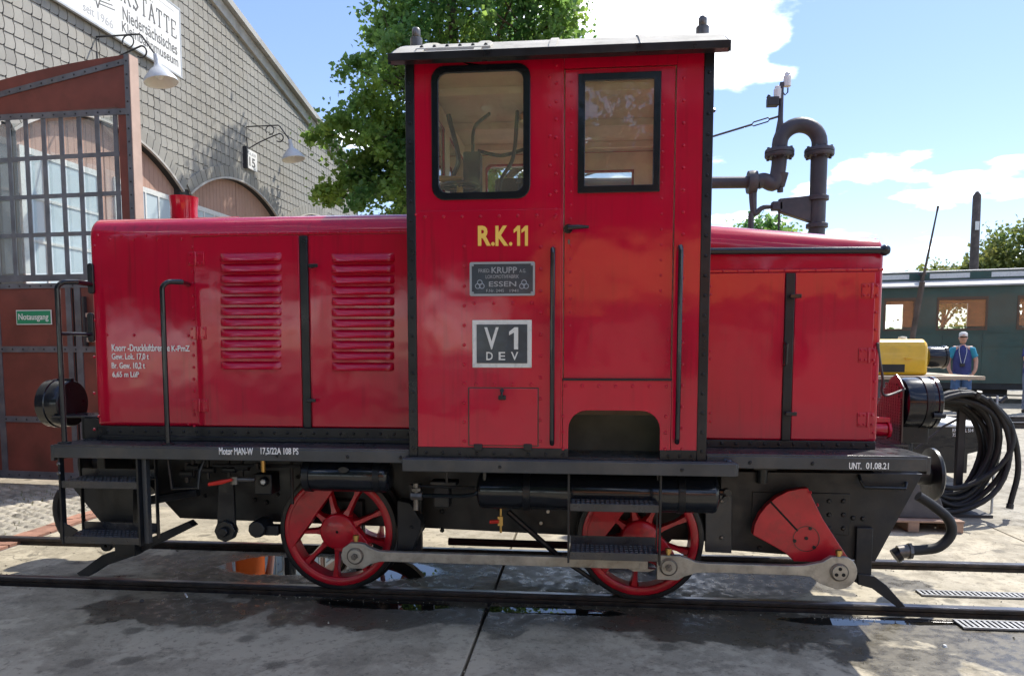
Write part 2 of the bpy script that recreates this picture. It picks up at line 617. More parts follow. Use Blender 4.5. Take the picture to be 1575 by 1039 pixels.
def text(name, body, m, org, ex, ey, w, h, parent=None, bold=0.0, ext=.0015, shear=0.0):
    """lettering fitted to w x h with its lower left corner at org"""
    c = bpy.data.curves.new(name, 'FONT')
    c.body = body
    c.size = 1
    c.extrude = .01
    c.offset = bold
    c.shear = shear
    c.resolution_u = 3
    t = bpy.data.objects.new('tmp_text', c)
    COL.objects.link(t)
    me = bpy.data.meshes.new_from_object(t)
    bpy.data.objects.remove(t)
    co = np.array([v.co[:] for v in me.vertices])
    lo, hi = co.min(0), co.max(0)
    ex, ey = Vector(ex).normalized(), Vector(ey).normalized()
    nz = ex.cross(ey)
    org = Vector(org)
    for v in me.vertices:
        a, b_, d = (v.co.x - lo[0]) / (hi[0] - lo[0]) * w, (v.co.y - lo[1]) / (hi[1] - lo[1]) * h, v.co.z / .01 * ext
        v.co = org + ex * a + ey * b_ + nz * d
    me.name = name
    o = bpy.data.objects.new(name, me)
    me.materials.clear()
    return fin(o, m, parent)


def ptext(name, body, m, px0, py0, px1, py1, Y, parent, **k):
    """lettering on a plane of constant Y inside a pixel box"""
    x0, x1, z0, z1 = rect(px0, py0, px1, py1, Y)
    return text(name, body, m, (x0, Y, z0), (1, 0, 0), (0, 0, 1), x1 - x0, z1 - z0, parent, **k)


def rrect(x0, x1, z0, z1, r, n=5):
    p = []
    for cx, cz, a0 in ((x1 - r, z0 + r, -90), (x1 - r, z1 - r, 0), (x0 + r, z1 - r, 90), (x0 + r, z0 + r, 180)):
        for i in range(n + 1):
            a = radians(a0 + 90 * i / n)
            p.append((cx + r * cos(a), cz + r * sin(a)))
    return p


def arc(cx, cz, r, a0, a1, n=12):
    return [(cx + r * cos(radians(a0 + (a1 - a0) * i / n)), cz + r * sin(radians(a0 + (a1 - a0) * i / n))) for i in range(n + 1)]


def smoothpath(pts, n=6):
    """Catmull-Rom through pts"""
    P = [Vector(p) for p in pts]
    P = [P[0] * 2 - P[1]] + P + [P[-1] * 2 - P[-2]]
    o = []
    for i in range(1, len(P) - 2):
        for k in range(n):
            t = k / n
            a, b, c, d = P[i - 1], P[i], P[i + 1], P[i + 2]
            o.append(.5 * ((2 * b) + (c - a) * t + (2 * a - 5 * b + 4 * c - d) * t * t + (3 * b - a - 3 * c + d) * t ** 3))
    o.append(P[-2])
    return o

# ================================================================== GROUND
def nodes_of(name):
    m = bpy.data.materials.new(name)
    m.use_nodes = True
    MATS[name] = m
    return m, m.node_tree.nodes, m.node_tree.links


def ground_material(name, light, dark, wet=True):
    m, N, L = nodes_of(name)
    bs = N['Principled BSDF']
    gp = N.new('ShaderNodeNewGeometry')

    def noise(scale, det=6, rgh=.6, dist=0.0):
        n = N.new('ShaderNodeTexNoise')
        n.inputs['Scale'].default_value = scale
        n.inputs['Detail'].default_value = det
        n.inputs['Roughness'].default_value = rgh
        n.inputs['Distortion'].default_value = dist
        L.new(gp.outputs['Position'], n.inputs['Vector'])
        return n.outputs['Fac']

    def mth(op, a, b=None, clamp=False):
        n = N.new('ShaderNodeMath')
        n.operation = op
        n.use_clamp = clamp
        for i, x in enumerate((a, b)):
            if x is None:
                continue
            if isinstance(x, (int, float)):
                n.inputs[i].default_value = x
            else:
                L.new(x, n.inputs[i])
        return n.outputs[0]

    def rng_(v, a, b, c=0., d=1.):
        r = N.new('ShaderNodeMapRange')
        r.interpolation_type = 'SMOOTHSTEP'
        for k, x in zip(('From Min', 'From Max', 'To Min', 'To Max'), (a, b, c, d)):
            r.inputs[k].default_value = x
        L.new(v, r.inputs['Value'])
        return r.outputs[0]

    def mixc(f, a, b):
        x = N.new('ShaderNodeMix')
        x.data_type = 'RGBA'
        L.new(f, x.inputs[0])
        for i, v in ((6, a), (7, b)):
            if isinstance(v, tuple):
                x.inputs[i].default_value = (*v, 1)
            else:
                L.new(v, x.inputs[i])
        return x.outputs[2]

    big, mid, fine = noise(.9, 5), noise(5.5, 8, .66), noise(70, 4, .7)
    c = mixc(rng_(big, .35, .68), light, tuple((l + d) / 2 for l, d in zip(light, dark)))
    c = mixc(rng_(mid, .42, .68, 0, .85), c, dark)
    c = mixc(rng_(fine, .52, .72, 0, .5), c, tuple(d * .55 for d in dark))
    # dry, rubbed lighter patches
    pat = mth('ADD', mth('MULTIPLY', noise(1.7, 8, .68, .3), .75), mth('MULTIPLY', noise(14, 4, .6), .25))
    c = mixc(rng_(pat, .50, .575, 0, .75), c, tuple(min(1, l * 1.22) for l in light))
    c = mixc(rng_(noise(24, 5, .65), .56, .66, 0, .6), c, tuple(d * .62 for d in dark))
    # oil and rubber spots
    vor = N.new('ShaderNodeTexVoronoi')
    vor.inputs['Scale'].default_value = 2.6
    L.new(gp.outputs['Position'], vor.inputs['Vector'])
    spot = mth('SUBTRACT', vor.outputs['Distance'], mth('MULTIPLY', noise(9, 4), .30))
    c = mixc(rng_(spot, -.06, .05, .75, 0), c, tuple(d * .45 for d in dark))
    # hairline cracks
    vc = N.new('ShaderNodeTexVoronoi')
    vc.feature = 'DISTANCE_TO_EDGE'
    vc.inputs['Scale'].default_value = .55
    dv = N.new('ShaderNodeVectorMath')
    dv.operation = 'ADD'
    nn_ = N.new('ShaderNodeTexNoise')
    nn_.inputs['Scale'].default_value = 3.5
    nn_.inputs['Detail'].default_value = 6
    L.new(gp.outputs['Position'], nn_.inputs['Vector'])
    sc_ = N.new('ShaderNodeVectorMath')
    sc_.operation = 'SCALE'
    sc_.inputs['Scale'].default_value = .35
    L.new(nn_.outputs['Color'], sc_.inputs[0])
    L.new(gp.outputs['Position'], dv.inputs[0])
    L.new(sc_.outputs[0], dv.inputs[1])
    L.new(dv.outputs[0], vc.inputs['Vector'])
    crack = mth('MULTIPLY', rng_(vc.outputs['Distance'], .0, .006, 1, 0), rng_(noise(.8, 3), .45, .6))
    c = mixc(mth('MULTIPLY', crack, .8), c, tuple(d * .25 for d in dark))
    c = mixc(rng_(noise(210, 2, .5), .62, .68, 0, .55), c, tuple(min(1, l * 1.35) for l in light))
    rough = rng_(mid, .3, .7, .62, .85)
    hgt = mth('ADD', mth('MULTIPLY', fine, .35), mid)
    bstr = None
    if wet:
        sp = N.new('ShaderNodeSeparateXYZ')
        L.new(gp.outputs['Position'], sp.inputs[0])

        def ell(cx, cy, rx, ry):
            dx = mth('DIVIDE', mth('SUBTRACT', sp.outputs[0], cx), rx)
            dy = mth('DIVIDE', mth('SUBTRACT', sp.outputs[1], cy), ry)
            d = mth('SQRT', mth('ADD', mth('MULTIPLY', dx, dx), mth('MULTIPLY', dy, dy)))
            return mth('SUBTRACT', 1.0, d)

        nz = mth('MULTIPLY', mth('SUBTRACT', noise(2.3, 7, .62, .4), .5), 2.6)
        w = None
        for e in ((-1.9, .05, 1.9, .62), (-.6, -.75, 2.4, .36), (1.0, -.85, 1.2, .34), (.3, .1, 1.9, .5), (2.05, -.74, .55, .12), (-2.6, -.95, .7, .3), (3.2, -1.1, 2.2, .55)):
            v = ell(*e)
            w = v if w is None else mth('MAXIMUM', w, v)
        wet_f = rng_(mth('ADD', w, nz), 0.0, .22)
        p = None
        for e in ((-2.32, .06, .62, .30), (-1.45, .02, .35, .26), (-1.35, -.70, .55, .13), (2.05, -.70, .36, .065), (-.2, -.74, .5, .09), (1.5, -.75, .3, .07)):
            v = ell(*e)
            p = v if p is None else mth('MAXIMUM', p, v)
        pud = rng_(mth('ADD', p, mth('MULTIPLY', nz, .55)), 0.0, .22)
        c = mixc(mth('MULTIPLY', wet_f, .88), c, tuple(d * .30 for d in dark))
        c = mixc(pud, c, (.012, .011, .009))
        rr = N.new('ShaderNodeMix')
        L.new(wet_f, rr.inputs[0])
        L.new(rough, rr.inputs[2])
        L.new(rng_(noise(14, 5), .35, .65, .22, .55), rr.inputs[3])
        r2 = N.new('ShaderNodeMix')
        L.new(pud, r2.inputs[0])
        L.new(rr.outputs[0], r2.inputs[2])
        r2.inputs[3].default_value = .015
        rough = r2.outputs[0]
        bstr = mth('MULTIPLY', mth('SUBTRACT', 1.0, pud), .35)
    L.new(c, bs.inputs['Base Color'])
    L.new(rough, bs.inputs['Roughness'])
    bp = N.new('ShaderNodeBump')
    bp.inputs['Strength'].default_value = .35
    bp.inputs['Distance'].default_value = .008
    if bstr is not None:
        L.new(bstr, bp.inputs['Strength'])
    L.new(hgt, bp.inputs['Height'])
    L.new(bp.outputs[0], bs.inputs['Normal'])
    return m


ground_material('concrete', (.37, .325, .235), (.205, .178, .125))
ground_material('earth', (.31, .28, .215), (.18, .158, .118), wet=False)
ground_material('cobble', (.34, .31, .25), (.19, .17, .13), wet=False)


def sstep(a, b, x):
    t = min(1, max(0, (x - a) / (b - a)))
    return t * t * (3 - 2 * t)


def gz(x, y):
    """height of the yard"""
    if x < -5.25:
        return -.058 if y > -.2 else -.11
    z = -.11 + .055 * sstep(2.06, 2.12, y)
    return z + .31 * sstep(3.2, 10, y) * sstep(0, 3.5, x)


xs = sorted(set([-300, -120, -60, -30, -16, -12, -9, -7, -5.26, -5.24, -4, -2, 0, 1, 2, 3, 4, 5, 6, 8, 10, 14, 20, 30, 60, 120, 300]))
ys = sorted(set([-300, -120, -60, -30, -12, -6, -2, -.21, -.19, 1, 2.06, 2.12, 3.2, 4, 5, 6, 7, 8, 9, 10, 14, 20, 30, 60, 120, 300]))
b = B()
b.add([(x, y, gz(x, y)) for x in xs for y in ys],
      [(i * len(ys) + j, (i + 1) * len(ys) + j, (i + 1) * len(ys) + j + 1, i * len(ys) + j + 1) for i in range(len(xs) - 1) for j in range(len(ys) - 1)])
ground = struct(b.out('ground', 'earth', ang=80))

# concrete slabs between joints, children of the paving
slab_x = [-14.2, -9.6, -4.96, -.64, 3.9, 8.5, 13.1]
pave = None
for y0, y1 in ((-6.2, -3.4), (-3.385, -.605), (-.445, .445), (.605, 2.06)):
    for i in range(len(slab_x) - 1):
        if slab_x[i] < -5 and y0 > -.5:
            continue
        dz = random.uniform(-.003, .003)
        q = B().box(slab_x[i] + .009, slab_x[i + 1] - .009, y0, y1, -.16, -.05 + dz)
        o = q.out('pavement' if pave is None else 'concrete_slab', 'concrete', pave, bevel=.008)
        if pave is None:
            pave = struct(o)

# brick edging row
bm_ = B().box(-.055, .055, -.118, .118, -.07, .012).mesh('brick')
bm_.materials.append(MATS['brick'])
edge = B().box(-5.235, -4.975, .1, 2.4, -.14, -.062).out('brick_edging', 'concrete_dark')
tag(edge, 'double row of red bricks edging the concrete at left', 'edging')
for j in range(9):
    for k in range(2):
        inst('brick', bm_, (-5.165 + k * .12 + random.uniform(-.004, .004), .24 + j * .25 + k * .02, -.05 + random.uniform(-.006, .004)), edge,
             (random.uniform(-.02, .02), random.uniform(-.02, .02), random.uniform(-.03, .03)))

# cobbles beyond the bricks: more than anyone would count
b = B()
for i in range(26):
    for j in range(22):
        x, y = -5.35 - i * .13 + random.uniform(-.015, .015), -.1 + j * .15 + (i % 2) * .07
        h = random.uniform(.006, .02)
        b.dome((x, y, -.06), .066 + random.uniform(-.006, .004), (0, 0, 1), .016 + h * .6)
cob = b.out('cobbles', 'cobble')
tag(cob, 'worn cobblestones on the sunny ground beside the gate', 'cobbles', kind='stuff')

# grass tufts and weeds on the cobbles by the gate
b = B()
for k in range(900):
    x, y = random.uniform(-8.2, -5.3), random.uniform(.1, 3.0)
    if random.random() > .35 + .5 * sin(x * 3.1) * sin(y * 2.3):
        continue
    a, h = random.uniform(0, 2 * pi), random.uniform(.015, .05)
    dx, dy = cos(a) * .006, sin(a) * .006
    b.add([(x - dx, y - dy, -.055), (x + dx, y + dy, -.055), (x + dy * 3, y - dx * 3, -.045 + h)], [(0, 1, 2)])
wd = b.out('weeds', 'grass', smooth=False)
tag(wd, 'thin dry weeds growing between the cobblestones', 'weeds', kind='stuff')


# rails -------------------------------------------------------------
def rail(name, y, x0, x1, label, z=0.0, rot=None):
    root = thing(name, label, 'rail', (x0, y, z - .14), 0, 'rails of the metre gauge yard tracks')
    prof = [(-.055, -.14), (.055, -.14), (.055, -.125), (.012, -.11), (.012, -.045), (.03, -.032), (.032, -.012), (.026, -.004), (-.026, -.004), (-.032, -.012), (-.03, -.032), (-.012, -.045), (-.012, -.11), (-.055, -.125)]
    B().prismx([(y + a, z + c) for a, c in prof], x0, x1).out('rail_web', 'rail', root)
    B().prismx([(y - .026, z - .006), (y + .026, z - .006), (y + .02, z), (y - .02, z)], x0, x1).out('running_surface', 'rail_top', root)
    return root


rail('rail', -.53, -40, 40, 'near rail under the red locomotive wheels, set in concrete')
rail('rail', .53, -40, 40, 'far rail under the red locomotive, set in concrete')
rail('rail', 8.8, 3, 60, 'nearer rail of the side track in front of the standing man', z=.34)
rail('rail', 9.8, 3, 60, 'farther rail of the side track in front of the standing man', z=.36)


# drain grates ---------------------------------------------------------
def grate(x0, x1, y0, y1, label):
    root = thing('drain_grate', label, 'grate', (x0, y0, -.05), 0, 'drain grates beside the rails')
    z = -.0465
    B().box(x0, x1, y0, y1, z, z + .003).out('sump', 'hole_black', root)
    for a, c in ((y0, y0 + .012), (y1 - .012, y1)):
        B().box(x0, x1, a, c, z + .003, z + .014).out('frame_rail', 'grate_iron', root)
    n = int((x1 - x0) / .034)
    me = B().box(-.009, .009, y0 + .012 - (y0 + y1) / 2, y1 - .012 - (y0 + y1) / 2, 0, .009).mesh('bar')
    me.materials.append(MATS['grate_iron'])
    for i in range(n + 1):
        inst('bar', me, (x0 + .012 + i * (x1 - x0 - .024) / n, (y0 + y1) / 2, z + .004), root)


grate(2.33, 3.83, -.205, -.095, 'slotted iron drain grate between the rails at right')
grate(2.31, 3.81, -.815, -.675, 'slotted iron drain grate outside the near rail at right')

# grit swept up along the rails and joints
b = B()
for k in range(1500):
    if random.random() < .75:
        yb_ = random.choice((-.63, -.43, .43, .63))
        x, y = random.uniform(-4.8, 4.5), yb_ + abs(random.gauss(0, .05)) * (1 if yb_ in (-.43, .63) else -1)
    else:
        x, y = random.uniform(-4.8, 4.5), random.uniform(-2.3, 1.9)
        if abs(abs(y) - .53) < .09:
            continue
    s = random.uniform(.0025, .007) * (1.6 if random.random() < .06 else 1)
    v = [(x + random.uniform(.6, 1.3) * s * cos(t + .3), y + random.uniform(.6, 1.3) * s * sin(t), -.0475) for t in (0, 2.1, 4.2)] + [(x, y, -.0475 + s * random.uniform(.8, 1.4))]
    b.add(v, [(0, 1, 3), (1, 2, 3), (2, 0, 3)])
gt = b.out('grit', 'earth', smooth=False)
tag(gt, 'loose grit and crumbs scattered along the rails on the concrete', 'grit', kind='stuff')
# small litter
o = B().box(-.045, .045, -.006, .006, 0, .012).out('cigarette_end', 'white_paint', bevel=.003)
o.location = (-2.757, -.70, -.05)
o.rotation_euler = (0, 0, -.9)
tag(o, 'small white cigarette end lying on the dark concrete', 'litter')
for k, (px, py) in enumerate(((1453, 994), (218, 924))):
    d = ray(px, py)
    P = _C + d * ((-.05 - CH) / d.z)
    q = B()
    q.cyl((P.x, P.y, -.05), (P.x, P.y, -.038), .014, .009, n=7)
    tag(q.out('pebble', 'plate_white' if k == 0 else 'concrete_dark'), ('pale pebble on the concrete at lower right', 'dark pebble on the concrete at lower left')[k], 'pebble')

# ================================================================== WORKSHOP BUILDING
PHI = radians(2.5)
FA = Vector((-8.3, -CD, 0))
FES = Vector((sin(PHI), cos(PHI), 0))
FN = Vector((cos(PHI), -sin(PHI), 0))
FROT = radians(87.5)


def FW(s, z, off=0.0):
    return FA + FES * s + FN * off + Vector((0, 0, z))


def lthing(name, label, cat, loc, rotz, group=None):
    e = thing(name, label, cat, loc, rotz, group)
    ROOT.pop(e.name)
    return e


bld = lthing('workshop_building', 'long grey slate-clad workshop gable with arched brown doors at left', 'building', FA, FROT)
ARC_S, ARC_ZC = [7.45, 11.7, 15.95, 20.2], 2.02


def verge(s):
    return 9.95 - .225 * abs(s - 10.35)


def arch_outline(sc, r, hw, z0=-.1, n=14):
    a = math.degrees(math.acos(hw / r))
    return [(sc - hw, z0), (sc + hw, z0)] + arc(sc, ARC_ZC, r, a, 180 - a, n)


wall = B().holed([(-3, -.1), (23.4, -.1), (23.4, verge(23.4)), (10.35, verge(10.35)), (-3, verge(-3))],
                 [arch_outline(s, 3.30, 1.93, z0=-.06) for s in ARC_S], 0, .35).out('wall', 'slate_back', bld)
# body behind the gable and its roof
B().box(-3, -2.7, .35, 20, -.1, verge(-3)).out('side_wall', 'slate', bld)
B().box(23.1, 23.4, .35, 20, -.1, verge(23.4)).out('side_wall', 'slate', bld)
b = B()
for s0, s1 in ((-3.4, 10.35), (10.35, 23.8)):
    b.prism([(s0, verge(s0) + .02), (s1, verge(s1) + .02), (s1, verge(s1) + .16), (s0, verge(s0) + .16)], -.18, 20)
b.out('roof', 'coach_roof', bld)
for s0, s1 in ((-3.4, 10.35), (10.35, 23.8)):
    B().prism([(s0, verge(s0) - .24), (s1, verge(s1) - .24), (s1, verge(s1) + .0), (s0, verge(s0) + .0)], -.07, -.003).out('verge_board', 'verge', bld)

# scale slates: curved sides, each a little proud at its foot
TW, TH = .172, .215


def tile_outline():
    r = []
    for t in (0, .2, .45, .7, .88, 1):
        r.append((.026 * sin(t * pi) ** 1.3 if t < 1 else 0.0, -TH * .5 + TH * t))
    L_ = r[:]
    R_ = [(x + TW - .011, z - .004) for x, z in r]
    R_[0] = (R_[0][0] - .018, R_[0][1] + .014)
    return [(x - TW / 2, z) for x, z in L_[::-1]] + [(x - TW / 2, z) for x, z in R_]


to = tile_outline()
nt_ = len(to)
tv = [(x, -.014 + .010 * ((z + TH / 2) / TH), z * .965) for x, z in to] + [(x, .004, z * .965) for x, z in to]
tf = [tuple(range(nt_))] + [(i, i + nt_, (i + 1) % nt_ + nt_, (i + 1) % nt_) for i in range(nt_)]
tm = bpy.data.meshes.new('slate')
tm.from_pydata(tv, [], tf)
tm.materials.append(MATS['slate'])
tiles = []
r_ = 0
z = 4.62
while z < 9.9:
    for c_ in range(-10, 122):
        s = 2.5 + c_ * TW + (r_ % 2) * .0 + .003 * sin(c_ * 1.7 + r_ * .6)
        if s > 23.3 or z + TH / 2 > verge(s) - .03:
            continue
        if any((s - sc) ** 2 + (z - ARC_ZC) ** 2 < 3.43 ** 2 and abs(s - sc) < 2.12 for sc in ARC_S):
            continue
        tiles.append((s, z))
    z += TH * .955
    r_ += 1


def tile_score(t):
    P = FW(t[0], t[1])
    px, py, d = proj(P)
    if d <= 0 or px < 2 or px > 600 or py < 2 or py > 322:
        return 0
    if px < 205 and py > 125 - px * .2:      # behind the gate
        return 0
    if 6.74 < t[1] < 7.99 and t[0] < 13.66:  # behind the board
        return 0
    return 1 / d


tiles.sort(key=tile_score, reverse=True)
for s, z in tiles[:300]:
    o = inst('slate', tm, (s, 0, z), wall, (random.uniform(-.012, .008), random.uniform(-.006, .006), random.uniform(-.015, .015)))
arr = np.array(tv)
V_, F_ = [], []
for i, (s, z) in enumerate(tiles[300:]):
    V_.append(arr + np.array((s, random.uniform(-.002, .002), z)))
    F_ += [tuple(k + i * len(tv) for k in f) for f in tf]
me = bpy.data.meshes.new('slates')
me.from_pydata(np.concatenate(V_).tolist(), [], F_)
o = fin(bpy.data.objects.new('slate_cladding', me), 'slate', wall)
o['kind'] = 'stuff'

# arched trim of upright slates, each a piece
for k, sc in enumerate(ARC_S):
    a = math.degrees(math.acos(2.1 / 3.47))
    n = 24
    tr = B().prism(arc(sc, ARC_ZC, 3.30, 180 - a, a, 24) + arc(sc, ARC_ZC, 3.34, a, 180 - a, 24), -.05, -.002).out('arch_trim', 'verge', bld)
    for i in range(n):
        a0, a1 = 180 - a - (180 - 2 * a) * (i + .04) / n, 180 - a - (180 - 2 * a) * (i + .96) / n
        q = [(sc + rr * cos(radians(aa)), ARC_ZC + rr * sin(radians(aa))) for rr, aa in ((3.345, a0), (3.345, a1), (3.56, a1), (3.56, a0))]
        B().prism(q, -.042, -.003).out('arch_slate', 'slate', tr)
    # doors: grooved boards, one leaf each side
    for sgn in (-1, 1):
        s0, s1 = (sc - 1.98, sc - .008) if sgn < 0 else (sc + .008, sc + 1.98)
        pts = []
        nb = 15
        for i in range(nb):
            u0, u1 = s0 + (s1 - s0) * i / nb, s0 + (s1 - s0) * (i + 1) / nb
            pts += [(u0 + .004, .12), (u1 - .004, .12), (u1, .135)]
        pts += [(s1, .18), (s0, .18)]
        door = B().prismz(pts, -.04, 5.40).out('door', 'boards', bld, smooth=False)
        w0, w1 = s0 + .25, s1 - .2
        for i in range(4):
            for j in range(3):
                a0, a1 = w0 + (w1 - w0) * i / 4 + .02, w0 + (w1 - w0) * (i + 1) / 4 - .02
                c0, c1 = 2.6 + .62 * j + .02, 2.6 + .62 * (j + 1) - .02
                B().box(a0, a1, .100, .106, c0, c1).out('pane', 'glass_door', door)
        fr = B().holed([(w0 - .06, 2.53), (w1 + .06, 2.53), (w1 + .06, 4.53), (w0 - .06, 4.53)],
                       [[(w0 + (w1 - w0) * i / 4 + .02, 2.62 + .62 * j), (w0 + (w1 - w0) * (i + 1) / 4 - .02, 2.62 + .62 * j), (w0 + (w1 - w0) * (i + 1) / 4 - .02, 2.58 + .62 * (j + 1)), (w0 + (w1 - w0) * i / 4 + .02, 2.58 + .62 * (j + 1))] for i in range(4) for j in range(3)], .085, .112)
        fr.out('window_frame', 'plate_white', door)

# white board with the museum name, high on the gable
SB0, SB1, SZ0, SZ1 = 7.4, 13.68, 6.755, 7.975
sg = lthing('sign_board', 'large white museum name board high on the slate gable', 'sign', FA, FROT)
B().box(SB0, SB1, -.09, -.05, SZ0, SZ1).out('board', 'sign_white', sg)
B().holed([(SB0 - .02, SZ0 - .02), (SB1 + .02, SZ0 - .02), (SB1 + .02, SZ1 + .02), (SB0 - .02, SZ1 + .02)], [[(SB0 + .012, SZ0 + .012), (SB1 - .012, SZ0 + .012), (SB1 - .012, SZ1 - .012), (SB0 + .012, SZ1 - .012)]], -.096, -.046).out('frame', 'lamp_grey', sg)
lx, lz = (1, 0, 0), (0, 0, 1)
# capitals with slab serifs, drawn stroke by stroke
def serif_word(word, s0, s1, z0, h, parent):
    G = {'W': [(0, 1, .25, 0), (.25, 0, .5, .85), (.5, .85, .75, 0), (.75, 0, 1, 1)], 'E': [(.1, 0, .1, 1), (.1, 1, .85, 1), (.1, .5, .65, .5), (.1, 0, .9, 0)],
         'R': [(.1, 0, .1, 1), (.1, 1, .7, .95), (.7, .95, .7, .55), (.7, .55, .1, .5), (.35, .5, .9, 0)], 'K': [(.1, 0, .1, 1), (.85, 1, .1, .45), (.3, .6, .95, 0)],
         'S': [(.85, .85, .5, 1), (.5, 1, .15, .78), (.15, .78, .5, .53), (.5, .53, .85, .28), (.85, .28, .5, 0), (.5, 0, .12, .17)],
         'T': [(.5, 0, .5, 1), (.05, 1, .95, 1)], 'A': [(.05, 0, .5, 1), (.5, 1, .95, 0), (.25, .35, .75, .35)],
         'Ä': [(.05, 0, .5, 1), (.5, 1, .95, 0), (.25, .35, .75, .35), (.28, 1.18, .36, 1.18), (.64, 1.18, .72, 1.18)]}
    SER = {'T': [(.3, 0, .7, 0), (.05, 1, .05, .8), (.95, 1, .95, .8)], 'K': [(0, 0, .25, 0), (0, 1, .25, 1), (.7, 1, 1, 1), (.8, 0, 1.05, 0)],
           'A': [(-.05, 0, .18, 0), (.8, 0, 1.08, 0)], 'Ä': [(-.05, 0, .18, 0), (.8, 0, 1.08, 0)], 'E': [(.85, 1, .85, .82), (.9, 0, .9, .2), (0, 0, .2, 0), (0, 1, .2, 1)],
           'R': [(0, 0, .25, 0), (0, 1, .2, 1), (.85, 0, 1, 0)], 'S': [(.85, .85, .85, 1), (.12, .17, .12, 0)], 'W': [(-.1, 1, .12, 1), (.88, 1, 1.1, 1)]}
    pitch = (s1 - s0) / len(word)
    for i, chh in enumerate(word):
        bb = B()
        w = pitch * .74
        for (strokes, base) in ((G[chh], .034), (SER.get(chh, []), .016)):
            for (x0, y0, x1, y1) in strokes:
                p, q = Vector((s0 + i * pitch + x0 * w, z0 + y0 * h)), Vector((s0 + i * pitch + x1 * w, z0 + y1 * h))
                d = (q - p).normalized()
                th = base * (1.0 if abs(d.y) > .4 or base < .02 else .5) * h / .33
                nn = Vector((-d.y, d.x)) * th * .5
                e = d * th * .25
                k = len(bb.v)
                bb.prism([tuple(p - e - nn), tuple(q + e - nn), tuple(q + e + nn), tuple(p - e + nn)], -.0945 - .0004 * (k % 5), -.088)
        bb.out('letter', 'sign_text', parent, smooth=False)


serif_word('WERKSTÄTTE', 11.42, 13.62, 7.40, .29, sg)
text('lettering', 'Niedersächsisches', 'sign_text', (12.03, -.0915, 7.10), lx, lz, 1.53, .21, sg, bold=.006)
text('lettering', 'Kleinbahnmuseum', 'sign_text', (12.0, -.0915, 6.90), lx, lz, 1.58, .17, sg, bold=.006)
text('lettering', 'seit', 'sign_grey', (11.1, -.0915, 6.84), lx, lz, .24, .13, sg)
text('lettering', '1966', 'sign_grey', (11.42, -.0915, 6.84), lx, lz, .36, .13, sg)
b = B()   # winged wheel emblem
for k in range(5):
    w = .42 - .055 * k
    for sx in (-1, 1):
        b.prism([(11.42 + sx * .06, 7.10 + .05 * k - .0), (11.42 + sx * w, 7.16 + .05 * k), (11.42 + sx * w, 7.172 + .05 * k), (11.42 + sx * .06, 7.114 + .05 * k)], -.0935, -.088)
b.prism([(11.31, 7.3), (11.33, 7.3), (11.43, 7.06), (11.53, 7.3), (11.55, 7.3), (11.44, 7.02), (11.42, 7.02)], -.0945, -.088)
b.out('emblem', 'sign_text', sg, smooth=False)
B().box(12.05, 13.5, -.0925, -.088, 7.86, 7.868).out('rule_line', 'sign_grey', sg)


# swan-neck wall lamps
def wall_lamp(s, z, label):
    root = lthing('wall_lamp', label, 'lamp', FW(s, z), FROT, 'enamel wall lamps over the shed doors')
    # local: x along wall, y into wall, z up; arm reaches out along -y
    b = B()
    b.tube([(0, 0, .0), (0, -.02, .0), (0, -.76, .0), (0, -.80, -.03), (0, -1.02, -.33)], .014)
    b.out('arm', 'iron', root)
    b = B()
    b.tube([(0, 0, -.5), (0, -.28, -.36), (0, -.60, -.24), (0, -.78, -.18)] + [(0, -.78 - .09 * sin(a), -.27 + .09 * cos(a)) for a in np.linspace(.2, 3.9, 9)], .014)
    b.out('brace', 'iron', root)
    B().tube([(0, -.56 + .095 * cos(a), -.10 + .095 * sin(a)) for a in np.linspace(-.6, 4.9, 16)], .011).out('scroll', 'iron', root)
    B().tube([(0, 0, .0), (0, -.02, -.5)], .012).out('wall_bar', 'iron', root)
    ax = Vector((0, -.18, -.98)).normalized()
    o_ = Vector((0, -1.02, -.32))
    prof = [(.035, 0), (.045, .10), (.055, .18), (.15, .27), (.245, .39), (.255, .44), (.24, .44), (.14, .29), (.04, .2)]
    b = B()
    e = Vector((1, 0, 0))
    g = ax.cross(e)
    n = 28
    b.add([o_ + ax * t + (e * cos(2 * pi * k / n) + g * sin(2 * pi * k / n)) * r for r, t in prof[:6] for k in range(n)],
          [(i * n + k, i * n + (k + 1) % n, (i + 1) * n + (k + 1) % n, (i + 1) * n + k) for i in range(5) for k in range(n)])
    sh = b.out('shade', 'lamp_grey', root, ang=50)
    b = B()
    b.add([o_ + ax * t + (e * cos(2 * pi * k / n) + g * sin(2 * pi * k / n)) * r for r, t in prof[5:] for k in range(n)],
          [(i * n + k, i * n + (k + 1) % n, (i + 1) * n + (k + 1) % n, (i + 1) * n + k) for i in range(3) for k in range(n)])
    b.out('reflector', 'lamp_inner', root, ang=50)
    b = B()
    for (t0, r0), (t1, r1) in zip(((.2, .03), (.26, .045), (.31, .06), (.36, .05), (.39, .02)), ((.26, .045), (.31, .06), (.36, .05), (.39, .02), (.395, .001))):
        b.cyl(o_ + ax * t0, o_ + ax * t1, r0, r1, n=12, caps=False)
    b.out('bulb', 'bulb', root, ang=60)


wall_lamp(11.47, 6.60, 'grey enamel wall lamp in front of the white name board, nearest')
wall_lamp(16.27, 6.60, 'grey enamel wall lamp above the small number 15 sign')

ns = lthing('number_sign', 'small white number 15 sign below the farther wall lamp', 'sign', FW(16.37, 5.89), FROT)
B().box(-.24, .24, -.07, -.05, -.21, .21).out('plate', 'sign_white', ns, bevel=.004)
B().box(-.30, -.24, -.10, .0, -.23, .24).out('bracket', 'iron', ns)
text('lettering', '15', 'sign_text', (-.13, -.0715, -.15), lx, lz, .27, .20, ns, bold=.02)
text('lettering', 'GLEIS', 'sign_grey', (-.18, -.0715, .10), lx, lz, .36, .06, ns)

